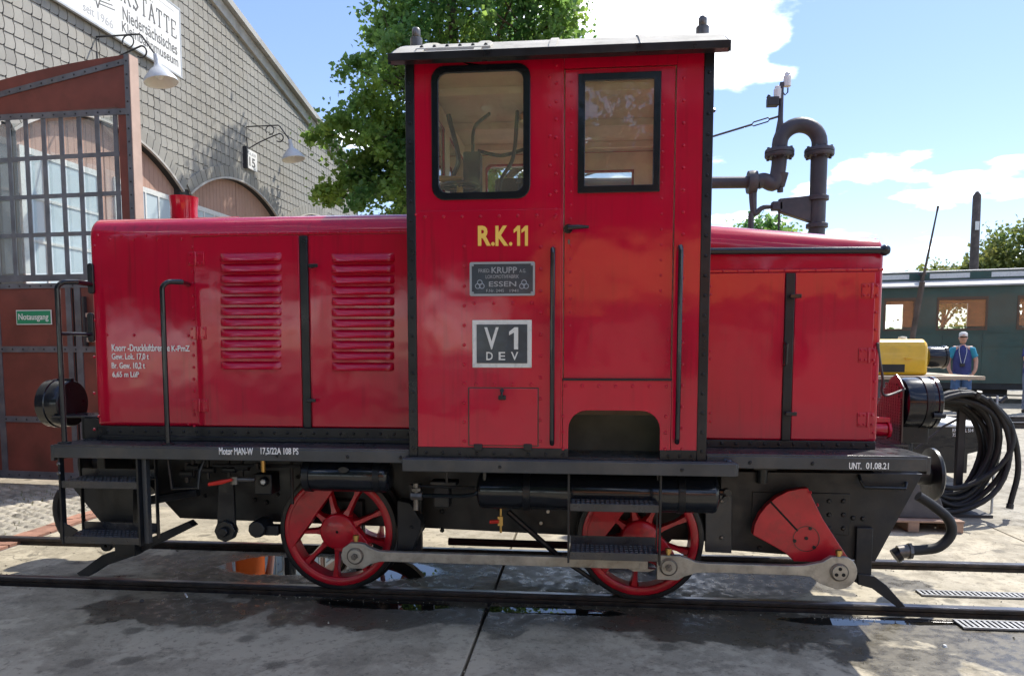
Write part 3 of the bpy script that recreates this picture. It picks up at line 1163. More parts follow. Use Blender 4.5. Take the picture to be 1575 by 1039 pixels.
# ---- open gate leaf
GB = radians(-5)
gate = lthing('workshop_gate', 'tall rust-red shed gate with steel glazing bars, swung open at left', 'gate', (-6.58, 3.13, 0), GB)
T0, T1 = -1.42, 1.21


def gtop(t):
    return 5.11 - .03 * (1.2 - t) - .04 * (1.2 - t) ** 2


# solid leaf: lower boards, top boards, frames
b = B()
b.box(T0, T1, 0, .10, .02, 2.44)
b.out('lower_panel', 'gate_red', gate)
pts = [(T0, 4.52), (T1, 4.52)] + [(T1 + (T0 - T1) * i / 12, gtop(T1 + (T0 - T1) * i / 12)) for i in range(13)]
B().prism(pts, 0, .10).out('top_panel', 'gate_red', gate)
B().box(1.03, T1 - .06, .0, .10, 2.44, 4.52).out('stile_board', 'gate_red', gate)
B().box(T1, T1 + .012, -.012, .14, .02, gtop(T1)).out('sunlit_edge', 'gate_edge', gate)  # pale beige puts the sun on the leaf's end into the colour


def gbar(t0, z0, t1, z1, w, name='steel_strap', y=-.014, riv=True):
    d = Vector((t1 - t0, z1 - z0)).normalized()
    n = Vector((-d.y, d.x)) * w / 2
    p, q = Vector((t0, z0)), Vector((t1, z1))
    o = B().prism([tuple(p - n), tuple(q - n), tuple(q + n), tuple(p + n)], y, y + .012).out(name, 'gate_steel', gate)
    if riv:
        r = B()
        L_ = (q - p).length
        k = max(2, int(L_ / .15))
        for i in range(k):
            c = p + (q - p) * ((i + .5) / k)
            r.dome((c.x, y, c.y), .013)
        ro = r.out('rivets', 'iron', o)
        ro['kind'] = 'stuff'


gbar(T0, 4.63, T1 - .06, 5.03, .065)
gbar(T0, 4.50, T1 - .06, 4.46, .07, y=-.016)
gbar(T1 - .03, .02, T1 - .03, gtop(T1), .06, y=-.018)
gbar(T0, 2.44, T1 - .06, 2.44, .06)
gbar(T0, 2.535, T1 - .06, 2.535, .08, y=-.02, riv=False)
gbar(T0, 1.66, T1 - .06, 1.66, .075)
gbar(T0, .78, T1 - .06, .78, .075)
gbar(T0, .07, T1 - .06, .07, .10)
for t in (-.80, .24, .37, 1.0):
    gbar(t, .12, t, 2.41, .085 if t != .24 else .075, y=-.010 - .002 * (t > .3), riv=False)
B().box(.298, .312, -.012, .002, .1, 2.4).out('leaf_gap', 'hole_black', gate)
# glazing: uprights, cross bars, panes
mul = [.99 - .2475 * k for k in range(-0, 10)]
rows = [2.58, 3.06, 3.52, 3.98, 4.44]
for t in mul:
    if t > T0:
        gbar(t, 2.56, t, 4.47, .058, 'glazing_bar', y=-.004, riv=False)
for z in rows[1:-1]:
    gbar(T0, z, 1.03, z, .05, 'glazing_bar', y=-.006, riv=False)
for i in range(len(mul) - 1):
    for j in range(4):
        if mul[i + 1] < T0:
            continue
        B().box(mul[i + 1] + .022, mul[i] - .022, .035, .039, rows[j] + .02, rows[j + 1] - .02).out('pane', 'glass_gate', gate)
B().box(.47, .50, -.06, -.01, 1.7, 2.3).out('pull_bar', 'iron', gate)
B().box(.46, .60, -.04, -.01, 2.05, 2.1).out('bolt', 'gate_edge', gate)
B().box(.46, .60, -.04, -.01, 1.75, 1.8).out('bolt', 'gate_edge', gate)
ex = lthing('exit_sign', 'small green emergency exit sign on the rust-red gate', 'sign', (-6.58, 3.13, 0), GB)
B().box(-.50, .005, -.024, -.016, 1.965, 2.145).out('plate', 'sign_white', ex)
B().box(-.49, -.005, -.0265, -.023, 1.976, 2.134).out('field', 'exit_green', ex)
text('lettering', 'Notausgang', 'white_paint', (-.465, -.0275, 2.0), lx, lz, .43, .10, ex, bold=.008)

# ================================================================== VEGETATION
def leaf_mesh(centers, spread, nleaf, size, seed, up=.5, squash=.8):
    r = np.random.default_rng(seed)
    C = np.repeat(centers, nleaf, 0)
    n = len(C)
    P = C + r.normal(size=(n, 3)) * np.repeat(spread, nleaf)[:, None] * np.array((1, 1, squash))
    nrm = r.normal(size=(n, 3)) + np.array((0, 0, up))
    nrm /= np.linalg.norm(nrm, axis=1)[:, None]
    a = r.normal(size=(n, 3))
    a -= nrm * (a * nrm).sum(1)[:, None]
    a /= np.linalg.norm(a, axis=1)[:, None]
    b2 = np.cross(nrm, a)
    s = size * r.uniform(.6, 1.25, size=(n, 1))
    # pointed leaf of four corners, folded a little
    v = np.stack([P - a * s * .5, P + b2 * s * .42 + nrm * s * .12 - a * s * .05, P + a * s * .55, P - b2 * s * .42 + nrm * s * .12 - a * s * .05], 1).reshape(-1, 3)
    i = np.arange(n) * 4
    f = np.stack([i, i + 1, i + 2, i, i + 2, i + 3], 1).reshape(-1, 3)
    me = bpy.data.meshes.new('leaves')
    me.vertices.add(len(v))
    me.vertices.foreach_set('co', v.ravel())
    me.loops.add(f.size)
    me.loops.foreach_set('vertex_index', f.ravel().astype(np.int32))
    me.polygons.add(len(f))
    me.polygons.foreach_set('loop_start', np.arange(0, f.size, 3, dtype=np.int32))
    me.update(calc_edges=True)
    me.validate()
    return me


def tree(name, label, base, lobes, ntips, nleaf, size, m, seed, trunk=.2, spread=.28, group=None):
    r = random.Random(seed)
    root = thing(name, label, 'tree', base, 0, group)
    bx, by, bz = base
    top = max(l[2] for l in lobes)
    tips = []
    w = [l[3] * l[4] * l[5] for l in lobes]
    for k in range(ntips):
        l = r.choices(lobes, w)[0]
        while True:
            p = Vector((r.uniform(-1, 1), r.uniform(-1, 1), r.uniform(-1, 1)))
            if .25 < p.length < 1:
                break
        p = p * (p.length ** -.45)
        tips.append(Vector((l[0] + p.x * l[3], l[1] + p.y * l[4], l[2] + p.z * l[5])))
    nbase = len(tips)
    for l in lobes:                       # drooping sprays that break the outline
        for q in range(7):
            a_, e_ = r.uniform(0, 2 * pi), r.uniform(-.35, .75)
            d_ = Vector((cos(a_) * cos(e_), sin(a_) * cos(e_), sin(e_)))
            for j in range(4):
                f_ = .86 + .13 * j
                tips.append(Vector((l[0] + d_.x * l[3] * f_, l[1] + d_.y * l[4] * f_, l[2] + d_.z * l[5] * f_ - .035 * j * j * l[5])))
    b = B()
    fork = Vector((bx, by, bz + (top - bz) * .42))
    crown_top = Vector((sum(l[0] for l in lobes) / len(lobes), sum(l[1] for l in lobes) / len(lobes), top))
    b.tube(smoothpath([(bx, by, bz - .1), (bx + .05, by, bz + (fork.z - bz) * .5), fork, fork * .4 + crown_top * .6, crown_top]), [trunk * (1.25 - 1.1 * i / 24) for i in range(25)], n=10)
    for l in lobes:
        c = Vector(l[:3])
        for q in range(3):
            e = c + Vector((r.uniform(-.7, .7) * l[3], r.uniform(-.7, .7) * l[4], r.uniform(-.3, .8) * l[5]))
            st = fork.lerp(crown_top, r.uniform(0, .5))
            mid = st.lerp(e, .5) + Vector((0, 0, -.1 * (e - st).length))
            b.tube(smoothpath([st, mid, e], 4), [trunk * .42 * (1 - .8 * i / 8) for i in range(9)], n=6)
    for t in tips[::3]:
        c = min(lobes, key=lambda l: (Vector(l[:3]) - t).length)
        st = Vector(c[:3]).lerp(t, .25)
        b.tube([st, st.lerp(t, .5) + Vector((0, 0, -.05)), t], [.03, .018, .006], n=4)
    b.out('trunk', 'bark', root, ang=60)
    me = leaf_mesh(np.array([tuple(t) for t in tips]), np.array([spread * (r.uniform(.6, 1.3) if i_ < nbase else r.uniform(.35, .6)) for i_, t in enumerate(tips)]), nleaf, size, seed)
    fin(bpy.data.objects.new('crown', me), m, root)
    return root


# maple behind the locomotive
MK = 1.19          # the tree's stand-off: sized and set back together
def mk(l):
    return (l[0] * MK, (l[1] + CD) * MK - CD, CH + (l[2] - CH) * MK, l[3] * MK, l[4] * MK, l[5] * MK)


tree('maple_tree', 'large leafy green tree rising behind the red locomotive', (-2.6 * MK, (10.2 + CD) * MK - CD, -.05),
     [mk(l) for l in ((-2.2, 10.2, 8.6, 1.9, 1.8, 1.5), (-1.2, 10.0, 7.9, 1.1, 1.4, 1.0), (-3.6, 10.1, 7.0, 1.25, 1.5, 1.3), (-4.5, 10.0, 5.9, 1.0, 1.2, .85), (-3.6, 10.2, 5.0, 1.3, 1.5, 1.0),
      (-2.2, 10.4, 6.0, 2.1, 1.8, 2.0), (-.9, 10.3, 6.6, 1.2, 1.5, 1.4), (-4.7, 9.9, 4.95, .7, .9, .35), (-2.6, 10.2, 10.0, 1.3, 1.3, .8))], 820, 58, .135, 'leaf', 11, trunk=.24, spread=.22)
tree('field_tree', 'broad yellow-green tree right of the pole behind the coach', (17.2, 26, .2), [(17.4, 26, 5.0, 1.9, 1.6, 1.5), (16.2, 26, 4.4, 1.3, 1.4, 1.0), (19.2, 26, 4.6, 1.8, 1.6, 1.7)], 260, 55, .17, 'leaf_dry', 12, trunk=.18, spread=.30)
tree('field_tree', 'small brownish tree left of the pole behind the coach', (14.4, 26.5, .2), [(14.3, 26.5, 4.2, 1.0, 1.0, .85), (14.9, 26.5, 4.0, .8, .8, .7)], 70, 40, .18, 'leaf_dry', 13, trunk=.12, spread=.28)
tree('field_tree', 'small bright tree seen behind the water crane pipe', (7.2, 26, .2), [(7.2, 26, 5.6, 1.25, 1.1, 1.25), (6.3, 26, 5.3, .7, .8, .8)], 110, 45, .19, 'leaf', 14, trunk=.14, spread=.28)
tree('field_tree', 'dark tree hidden mostly behind the cab at centre', (1.5, 24, .2), [(1.5, 24, 4.4, 2.0, 1.6, 1.7), (-.6, 24, 4.2, 1.6, 1.4, 1.4)], 160, 45, .2, 'leaf_dark', 15, trunk=.2, spread=.32)
tree('field_tree', 'dark tree far beyond the end of the workshop', (-6.5, 26, 0), [(-6.5, 26, 4.6, 2.2, 1.6, 1.9), (-4.2, 26, 4.0, 1.6, 1.4, 1.5)], 150, 45, .2, 'leaf_dark', 16, trunk=.2, spread=.32)

hd_ = []
rr_h = random.Random(77)
for k in range(330):
    hd_.append((rr_h.uniform(7, 27), 31 + rr_h.uniform(-.6, .6), rr_h.uniform(.3, 2.6) + .5 * sin(k * .7)))
hm = leaf_mesh(np.array(hd_), np.full(len(hd_), .38), 42, .2, 99)
hedge = fin(bpy.data.objects.new('hedge', hm), 'leaf_dark')  # added so that less white sky shows through the coach windows
tag(hedge, 'long green hedge added far behind the dark green coach to dim its windows', 'hedge')

# ================================================================== LOCOMOTIVE
loco = thing('locomotive', 'red two-axle diesel locomotive with rods and tall cab on the near track', 'locomotive', (-.7, 0, 0))
YB, YC, YR, YS = -.82, -1.13, -1.10, -1.20      # bonnet side, cab side, running board edge, cab step edge
RZ1, RZ0 = 1.055, .97                            # running board top, foot of its fascia


def part(b, name, m, parent=None, bevel=.0, **k):
    return b.out(name, m, parent or loco, bevel, **k)


def rivets(pts, parent, m, r=.009, ax=(0, -1, 0), name='rivets'):
    b = B()
    if name == 'rivets':
        r *= 1.2
    for p in pts:
        b.dome(p, r, ax)
    o = b.out(name, m, parent)
    o['kind'] = 'stuff'
    return o


def line(p, q, n):
    p, q = Vector(p), Vector(q)
    return [p.lerp(q, i / (n - 1)) for i in range(n)]


def uline(a, b_, n, Y):
    return line(U(*a, Y), U(*b_, Y), n)


# ---- running boards
rbl = part(B().prismz([(-3.385, YR), (-1.06, YR), (-1.06, -YR), (-3.385, -YR)], RZ1 - .02, RZ1), 'running_board', 'deck', bevel=.004)
for sy in (1, -1):
    part(B().box(-3.383, -1.062, sy * YR - .004 * (sy > 0) - (.016 if sy < 0 else 0), sy * YR + .012 + (.004 if sy < 0 else 0), RZ0, RZ1 - .012), 'valance', 'fascia', rbl, bevel=.004)
part(B().box(-3.405, -3.381, -1.1, 1.1, RZ0 - .02, RZ1 - .004), 'valance', 'fascia', rbl, bevel=.004)
rbr = part(B().prismz([(.70, YR), (1.93, YR), (1.93, -YR), (.70, -YR)], RZ1 - .02, RZ1), 'running_board', 'deck', bevel=.004)
for sy in (1, -1):
    part(B().box(.702, 1.928, sy * YR - .004 * (sy > 0) - (.016 if sy < 0 else 0), sy * YR + .012 + (.004 if sy < 0 else 0), RZ0, RZ1 - .012), 'valance', 'fascia', rbr, bevel=.004)
part(B().box(1.926, 1.95, -1.1, 1.1, RZ0 - .02, RZ1 - .004), 'valance', 'fascia', rbr, bevel=.004)
rivets([(x, YR - .004, 1.005) for x in (-1.9, -1.45, -1.12, .95, 1.30)], rbl, 'black', .012, name='bolts')
ptext('lettering', 'Motor MAN-W', 'white_paint', 337, 688, 389, 699, YR - .006, rbl, bold=.014)
ptext('lettering', '17,5/22A 108 PS', 'white_paint', 401, 688, 459, 700, YR - .006, rbl, bold=.014)
ptext('lettering', 'UNT.', 'white_paint', 1306, 711, 1325, 721, YR - .006, rbr, bold=.014)
ptext('lettering', '01.08.21', 'white_paint', 1332, 711, 1367, 721, YR - .006, rbr, bold=.014)

# ---- left engine bonnet
BX0, BX1, BZ0, BZ1 = -3.275, -1.06, 1.145, 2.53


def bonnet_profile(zt, r=.13, w=-YB, crown=.05, z0=BZ0):
    p = [(-w, z0), (w, z0)]
    p += [(w - r + r * cos(radians(a)), zt - r + r * sin(radians(a))) for a in range(0, 91, 15)]
    p += [(y, zt + crown * (1 - (y / (w - r)) ** 2)) for y in np.linspace(w - r, -(w - r), 9)[1:-1]]
    p += [(-w + r - r * cos(radians(a)), zt - r + r * sin(radians(a))) for a in range(90, -1, -15)]
    return p


bon = part(B().prismx(bonnet_profile(BZ1), BX0, BX1), 'engine_bonnet', 'red', bevel=.028, seg=4)
part(B().box(BX0 + .01, BX1, YB - .008, -YB + .008, RZ1 + .001, BZ0 + .004), 'bonnet_skirt', 'black', bevel=.004)
part(B().box(BX0 + .01, BX1, YB - .03, YB - .007, RZ1 + .001, RZ1 + .03), 'bonnet_angle', 'black', bevel=.004)
sx = U(470, 500, YB).x
x300 = U(301, 500, YB).x
zs = U(400, 363, YB).z
BD = .007
doors = []
for x0, x1 in ((x300, sx - .028), (sx + .032, BX1 - .003)):
    d = part(B().box(x0 + .003, x1 - .003, YB - BD, YB + .01, BZ0 + .012, zs), 'bonnet_door', 'red', bon, bevel=.004)
    doors.append(d)
part(B().box(sx - .026, sx + .028, YB - .014, YB + .01, BZ0 + .006, zs - .003), 'door_post', 'black', bon, bevel=.004)
part(B().box(x300 - .01, BX1 - .004, YB - .012, YB + .01, zs + .004, zs + .022), 'drip_rail', 'red', bon, bevel=.004)
# louvers: pressed gills, open below
Ln = .40


def louver_mesh(w=Ln, h=.050, out=.032):
    n, v, f = 9, [], []
    xs_ = [-w / 2, -w / 2 + .012, -w / 2 + .03, -w / 2 + .05, 0, w / 2 - .05, w / 2 - .03, w / 2 - .012, w / 2]
    prof = [(0, h), (.35, h * .9), (.72, h * .6), (.95, h * .25), (1.0, 0), (.8, -.004)]
    for x, s in zip(xs_, (0, .55, .85, 1, 1, 1, .85, .55, 0)):
        for o_, zz_ in prof:
            v.append((x, -out * o_ * s, zz_ if s > 0 else max(zz_, .006)))
    m = len(prof)
    for i in range(n - 1):
        for j in range(m - 1):
            f.append((i * m + j, i * m + j + 1, (i + 1) * m + j + 1, (i + 1) * m + j))
    bb = B()
    bb.add(v, f)
    me = bb.mesh('louver', ang=60)
    me.materials.append(MATS['red'])
    return me


lm = louver_mesh(U(434, 470, YB).x - U(340, 470, YB).x)
for d, (pa, pb, y0, y1) in zip(doors, ((340, 434, 401, 567), (511, 607, 402, 569))):
    for k in range(11):
        py = y0 + (y1 - y0) * k / 10
        P = (U(pa, py, YB) + U(pb, py, YB)) / 2
        inst('louver', lm, (P.x, YB - BD + .001, P.z), d)
        
# hinges on the left door, latches, brackets
for px, py in ((302, 398), (305, 512), (308, 623)):
    P = U(px, py, YB)
    h = part(B().box(P.x - .052, P.x - .004, YB - .012, YB, P.z - .042, P.z + .042).box(P.x + .006, P.x + .058, YB - .015, YB, P.z - .042, P.z + .042).cyl((P.x, YB - .013, P.z - .045), (P.x, YB - .013, P.z + .045), .009, n=8), 'hinge', 'red', bon, bevel=.003)
    rivets([(P.x + dx, YB - .015, P.z + dz) for dx in (-.038, .018, .046) for dz in (-.028, .028)], h, 'red', .007)
for px, py in ((481, 410), (478, 615)):
    P = U(px, py, YB)
    part(B().cyl((P.x, YB - .008, P.z), (P.x, YB - .045, P.z), .014, n=10).box(P.x - .012, P.x + .05, YB - .052, YB - .04, P.z - .01, P.z + .012), 'latch', 'black_gloss', bon, bevel=.003)
rv = []
for i in range(9):
    rv.append(U(150 + i * 18.5, 362 + (i % 2) * 6, YB))
rv += uline((145, 378), (145, 660), 6, YB) + uline((296, 380), (299, 655), 16, YB) + uline((152, 640), (290, 652), 2, YB)
rv += uline((165, 515), (290, 516), 4, YB)
rivets(rv, bon, 'red', .0095)
rivets([(x, YB - .012, zs + .013) for x in np.linspace(x300 + .05, BX1 - .05, 22)], bon, 'red', .007)
rivets([(x, YB - .008, 1.115) for x in np.linspace(BX0 + .08, BX1 - .08, 24)], bon, 'black', .009)
# pressed dished panel on the nose side
for py0, py1 in ((405, 452), (481, 526)):
    a, c = U(142, py0, YB), U(142, py1, YB)
    part(B().prism(rrect(a.x - .028, a.x + .014, c.z, a.z, .018), YB - .02, YB), 'rail_bracket', 'black_gloss', bon, bevel=.004)
ptext('lettering', 'Knorr -Druckluftbremse', 'white_paint', 172, 529, 261, 540, YB - .006, bon, bold=.014)
ptext('lettering', 'K-PmZ', 'white_paint', 264, 531, 292, 540, YB - .006, bon, bold=.014)
ptext('lettering', 'Gew. Lok. 17,0 t', 'white_paint', 172, 543, 229, 554, YB - .006, bon, bold=.014)
ptext('lettering', 'Br. Gew. 10,2 t', 'white_paint', 172, 557, 223, 568, YB - .006, bon, bold=.014)
ptext('lettering', '6,65 m LüP', 'white_paint', 173, 571, 214, 581, YB - .006, bon, bold=.014)
# exhaust stack, set back on the bonnet top
P = U(283, 320, -.25)
part(B().lathe([(.001, 0), (.12, 0), (.12, .01), (.095, .02), (.092, .12), (.102, .20), (.092, .20), (.08, .05)], (P.x, -.25, BZ1 + .03), 'z', 28), 'exhaust_stack', 'red')
part(B().box(P.x + .12, P.x + .45, -.32, -.18, BZ1 + .02, BZ1 + .075), 'filler_cap', 'red', bevel=.01)

# ---- handrails at the left end
for px, tx, Yr in ((96, 141, -1.04), (255, 290, -1.04)):
    foot, top = U(px + 3, 672, Yr), U(px, 440, Yr)
    xr = foot.x
    pts = [(xr, Yr, RZ1), (xr, Yr, top.z - .02)]
    pts += [(xr + .05 - .05 * cos(a), Yr + .03 * (1 - cos(a)), top.z - .02 + .05 * sin(a)) for a in np.linspace(.3, pi / 2, 5)]
    e = U(tx, 435, YB - .01)
    pts += [(xr + .10, Yr + .05, top.z + .03), (e.x, YB - .012, e.z - .01)]
    h = part(B().tube(pts, .0165, n=10), 'handrail', 'black_gloss')
    part(B().lathe([(.001, 0), (.04, 0), (.04, .008), (.02, .012)], (xr, Yr, RZ1), 'z', 12), 'foot_flange', 'black', h)
    if px == 96:
        a, c = U(98, 513, Yr), U(143, 514, YB)
        part(B().tube([(xr, Yr, a.z), (c.x, YB - .01, c.z)], .011), 'cross_bar', 'black_gloss', h)

# ---- left headlamps
def lamp_left(Y):
    hl = part(B().lathe([(.001, 0), (.155, 0), (.162, .01), (.162, .015)], (-3.60, Y, 1.28), 'x', 36, sign=-1), 'headlamp', 'black')
    part(B().lathe([(.162, .0), (.165, .02), (.165, .085), (.172, .09), (.172, .115), (.165, .12), (.165, .155), (.15, .165), (.14, .155)], (-3.612, Y, 1.28), 'x', 36, sign=-1), 'lamp_body', 'black_gloss', hl)
    part(B().lathe([(.001, .0), (.10, -.006), (.145, -.02)], (-3.765, Y, 1.28), 'x', 36, sign=-1), 'lens', 'lamp_glass', hl)
    part(B().box(-3.70, -3.60, Y - .015, Y + .015, 1.435, 1.455), 'hood_strip', 'black', hl)
    return hl


lamp_left(-.60)
lamp_left(.60)
for Y in (-.60, .60):
    br = part(B().box(-3.64, -3.28, Y - .17, Y + .1, 1.195, 1.207), 'lamp_shelf', 'deck', bevel=.002)
    part(B().box(-3.40, -3.385, Y - .2, Y + .1, RZ1, 1.20), 'bracket', 'black', br)
    part(B().prism([(-3.39, 1.195), (-3.30, 1.195), (-2.98, RZ1 + .012), (-2.98, RZ1), (-3.39, RZ1)], Y - .2, Y - .188), 'gusset', 'black', br)

# ---- right bonnet, its roof falling towards the end
RX0, RX1, RBZ0 = .69, 1.757, 1.10
zr0, zr1 = 2.435, 2.33
pr0 = [(y, z) for y, z in bonnet_profile(zr0, r=.14, crown=.06, z0=RBZ0)]
pr1 = [(y, z) for y, z in bonnet_profile(zr1, r=.12, crown=.05, z0=RBZ0)]
if sum(pr0[i][0] * pr0[(i + 1) % len(pr0)][1] - pr0[(i + 1) % len(pr0)][0] * pr0[i][1] for i in range(len(pr0))) < 0:
    pr0, pr1 = pr0[::-1], pr1[::-1]
n_ = len(pr0)
b = B()
b.add([(RX0, y, z) for y, z in pr0] + [(RX1, y, z) for y, z in pr1],
      [tuple(range(n_ - 1, -1, -1)), tuple(range(n_, 2 * n_))] + [(i, (i + 1) % n_, (i + 1) % n_ + n_, i + n_) for i in range(n_)])
bor = part(b, 'rear_bonnet', 'red', bevel=.02, seg=3)
part(B().box(RX0, RX1 - .01, YB - .008, -YB + .008, RZ1 + .001, RBZ0 + .004), 'bonnet_skirt', 'black', bevel=.003)
rivets([(x, YB - .008, 1.082) for x in np.linspace(RX0 + .06, RX1 - .06, 12)], bor, 'black', .010)
zh = 2.245
hr = part(B().tube([(RX0, YB - .035, zh + .004), (RX1 - .03, YB - .035, zh - .004)], .021, n=12), 'side_handrail', 'black_gloss')
part(B().lathe([(.001, 0), (.022, .006), (.033, .025), (.033, .04), (.022, .058), (.001, .065)], (RX1 - .045, YB - .035, zh - .004), 'x', 16), 'end_knob', 'black_gloss', hr)
zs2 = U(1220, 419, YB).z
xs2 = U(1212, 540, YB).x
for x0, x1 in ((RX0 + .004, xs2 - .03), (xs2 + .03, U(1350, 540, YB).x - .03)):
    part(B().box(x0, x1, YB - BD, YB + .01, RBZ0 + .012, zs2), 'bonnet_door', 'red', bor, bevel=.004)
part(B().box(xs2 - .027, xs2 + .027, YB - .014, YB + .01, RBZ0 + .004, zs2 - .003), 'door_post', 'black', bor, bevel=.004)
part(B().box(RX0 + .004, RX1 - .004, YB - .012, YB + .01, zs2 + .004, zs2 + .02), 'drip_rail', 'red', bor, bevel=.004)
rivets([(x, YB - .012, zs2 + .012) for x in np.linspace(RX0 + .04, RX1 - .03, 12)], bor, 'red', .007)
for px, py in ((1339, 447), (1334, 546), (1332, 645)):
    P = U(px, py, YB)
    h = part(B().box(P.x - .055, P.x - .002, YB - .015, YB, P.z - .042, P.z + .042).box(P.x + .008, P.x + .044, YB - .012, YB, P.z - .042, P.z + .042).cyl((P.x + .003, YB - .013, P.z - .045), (P.x + .003, YB - .013, P.z + .045), .009, n=8), 'hinge', 'red', bor, bevel=.003)
    rivets([(P.x + dx, YB - .016, P.z + dz) for dx in (-.042, -.016, .03) for dz in (-.028, .028)], h, 'red', .007)
rivets([U(1093, y, YB - .006) for y in (440, 453, 540, 552, 635, 648)] + uline((1347, 480), (1343, 665), 8, YB), bor, 'red', .008)
for px, py in ((1216, 456), (1209, 635)):
    P = U(px, py, YB)
    part(B().cyl((P.x, YB - .01, P.z), (P.x, YB - .05, P.z), .014, n=10).box(P.x - .015, P.x + .05, YB - .056, YB - .042, P.z - .012, P.z + .012), 'latch', 'black_gloss', bor, bevel=.003)
a, c = U(1207, 527, YB), U(1205, 562, YB)
part(B().tube([(a.x, YB - .01, a.z), (a.x, YB - .05, a.z - .01), (c.x, YB - .05, c.z + .01), (c.x, YB - .01, c.z)], .009), 'pull_handle', 'black_gloss', bor)

# ---- cab
CX0, CX1, CZ0, CZ1 = -1.052, .690, 1.02, 3.355
xd0, xd1 = -.138, .492
wx0, wx1, wz0, wz1 = rect(664, 100, 816, 307, YC)
dx0, dx1, dz0, dz1 = rect(889, 112, 1016, 296, YC)
T = .02
# near side wall in plates
wl_ = part(B().holed([(CX0, CZ0), (xd0, CZ0), (xd0, CZ1), (CX0, CZ1)], [rrect(wx0 + .03, wx1 - .03, wz0 + .03, wz1 - .03, .05)], YC, YC + T), 'cab_side', 'red', bevel=.002)
part(B().box(xd0 + .001, xd1 - .001, YC + .001, YC + T, 3.245, CZ1), 'door_header', 'red')
part(B().box(xd1, CX1, YC, YC + T, CZ0, CZ1), 'cab_pillar', 'red', bevel=.002)
kz = U(950, 584, YC).z
kx0, kx1, _, kzt = rect(874, 631, 1015, 700, YC)
kick = [(xd0 + .002, CZ0), (kx0, CZ0)] + arc(kx0 + .11, kzt - .11, .11, 180, 90, 6) + arc(kx1 - .11, kzt - .11, .11, 90, 0, 6) + [(kx1, CZ0), (xd1 - .002, CZ0), (xd1 - .002, kz), (xd0 + .002, kz)]
part(B().prism(kick, YC - .003, YC + T), 'kick_panel', 'red', bevel=.002)
# recess behind the kick panel
rc = part(B().box(kx0 - .04, kx1 + .04, -.80, -.79, CZ0 - .02, kzt - .055), 'step_recess', 'recess')
part(B().box(kx0 - .05, kx0 - .04, YC + T, -.79, CZ0 - .02, kzt + .1), 'recess_side', 'black', rc)
part(B().box(kx1 + .04, kx1 + .05, YC + T, -.79, CZ0 - .02, kzt + .1), 'recess_side', 'black', rc)
part(B().box(kx0 - .04, kx1 + .04, YC + T, -.79, kzt + .08, kzt + .09), 'recess_top', 'black', rc)
part(B().box(kx0 - .04, kx1 + .04, YC + .004, -.80, CZ0 - .015, CZ0 + .004), 'recess_tread', 'deck', rc)
# door
door = part(B().holed([(xd0 + .006, kz + .008), (xd1 - .006, kz + .008), (xd1 - .006, 3.240), (xd0 + .006, 3.240)], [[(dx0 + .03, dz0 + .03), (dx1 - .03, dz0 + .03), (dx1 - .03, dz1 - .03), (dx0 + .03, dz1 - .03)]], YC + .008, YC + .03), 'cab_door', 'red', bevel=.002)
part(B().holed([(dx0, dz0), (dx1, dz0), (dx1, dz1), (dx0, dz1)], [[(dx0 + .04, dz0 + .04), (dx1 - .04, dz0 + .04), (dx1 - .04, dz1 - .04), (dx0 + .04, dz1 - .04)]], YC - .008, YC + .012), 'window_frame', 'black_gloss', door, bevel=.003)
part(B().box(dx0 + .035, dx1 - .035, YC + .015, YC + .019, dz0 + .035, dz1 - .035), 'pane', 'glass', door)
P = U(874, 352, YC)
hd = part(B().cyl((P.x, YC + .01, P.z), (P.x, YC - .012, P.z), .026, n=16).cyl((P.x, YC - .01, P.z), (P.x, YC - .05, P.z), .012, n=10).tube([(P.x, YC - .05, P.z), (P.x + .06, YC - .055, P.z + .002), (P.x + .118, YC - .052, P.z + .001)], [.015, .013, .008]), 'door_handle', 'black_gloss', door, ang=45)
P = U(875, 371, YC)
part(B().box(P.x - .005, P.x + .005, YC + .002, YC + .01, P.z - .014, P.z + .01), 'keyhole', 'steel_dark', door)
rivets([p + Vector((0, .010, 0)) for p in uline((879, 125), (877, 500), 19, YC)] + [p + Vector((0, .010, 0)) for p in uline((1020, 160), (1016, 470), 14, YC)] + [p + Vector((0, .010, 0)) for p in uline((1029, 505), (1026, 558), 4, YC)], door, 'red', .008)
part(B().box(xd0, xd1, YC - .012, YC + .012, kz - .004, kz + .008), 'door_sill', 'black', bevel=.002)
part(B().holed([(xd0 - .03, kz - .03), (xd1 + .03, kz - .03), (xd1 + .03, 3.29), (xd0 - .03, 3.29)], [[(xd0 + .035, kz + .04), (xd1 - .035, kz + .04), (xd1 - .035, 3.215), (xd0 + .035, 3.215)]], YC + .032, YC + .040), 'gap_backing', 'cream', door)  # frame added behind the door edges to block bright slits of light
# left window
wfr = part(B().holed(rrect(wx0, wx1, wz0, wz1, .075), [rrect(wx0 + .042, wx1 - .042, wz0 + .042, wz1 - .042, .05)], YC - .010, YC + .004), 'cab_window', 'black_gloss', bevel=.004)
part(B().prism(rrect(wx0 + .032, wx1 - .032, wz0 + .032, wz1 - .032, .05), YC + .005, YC + .009), 'pane', 'glass', wfr)
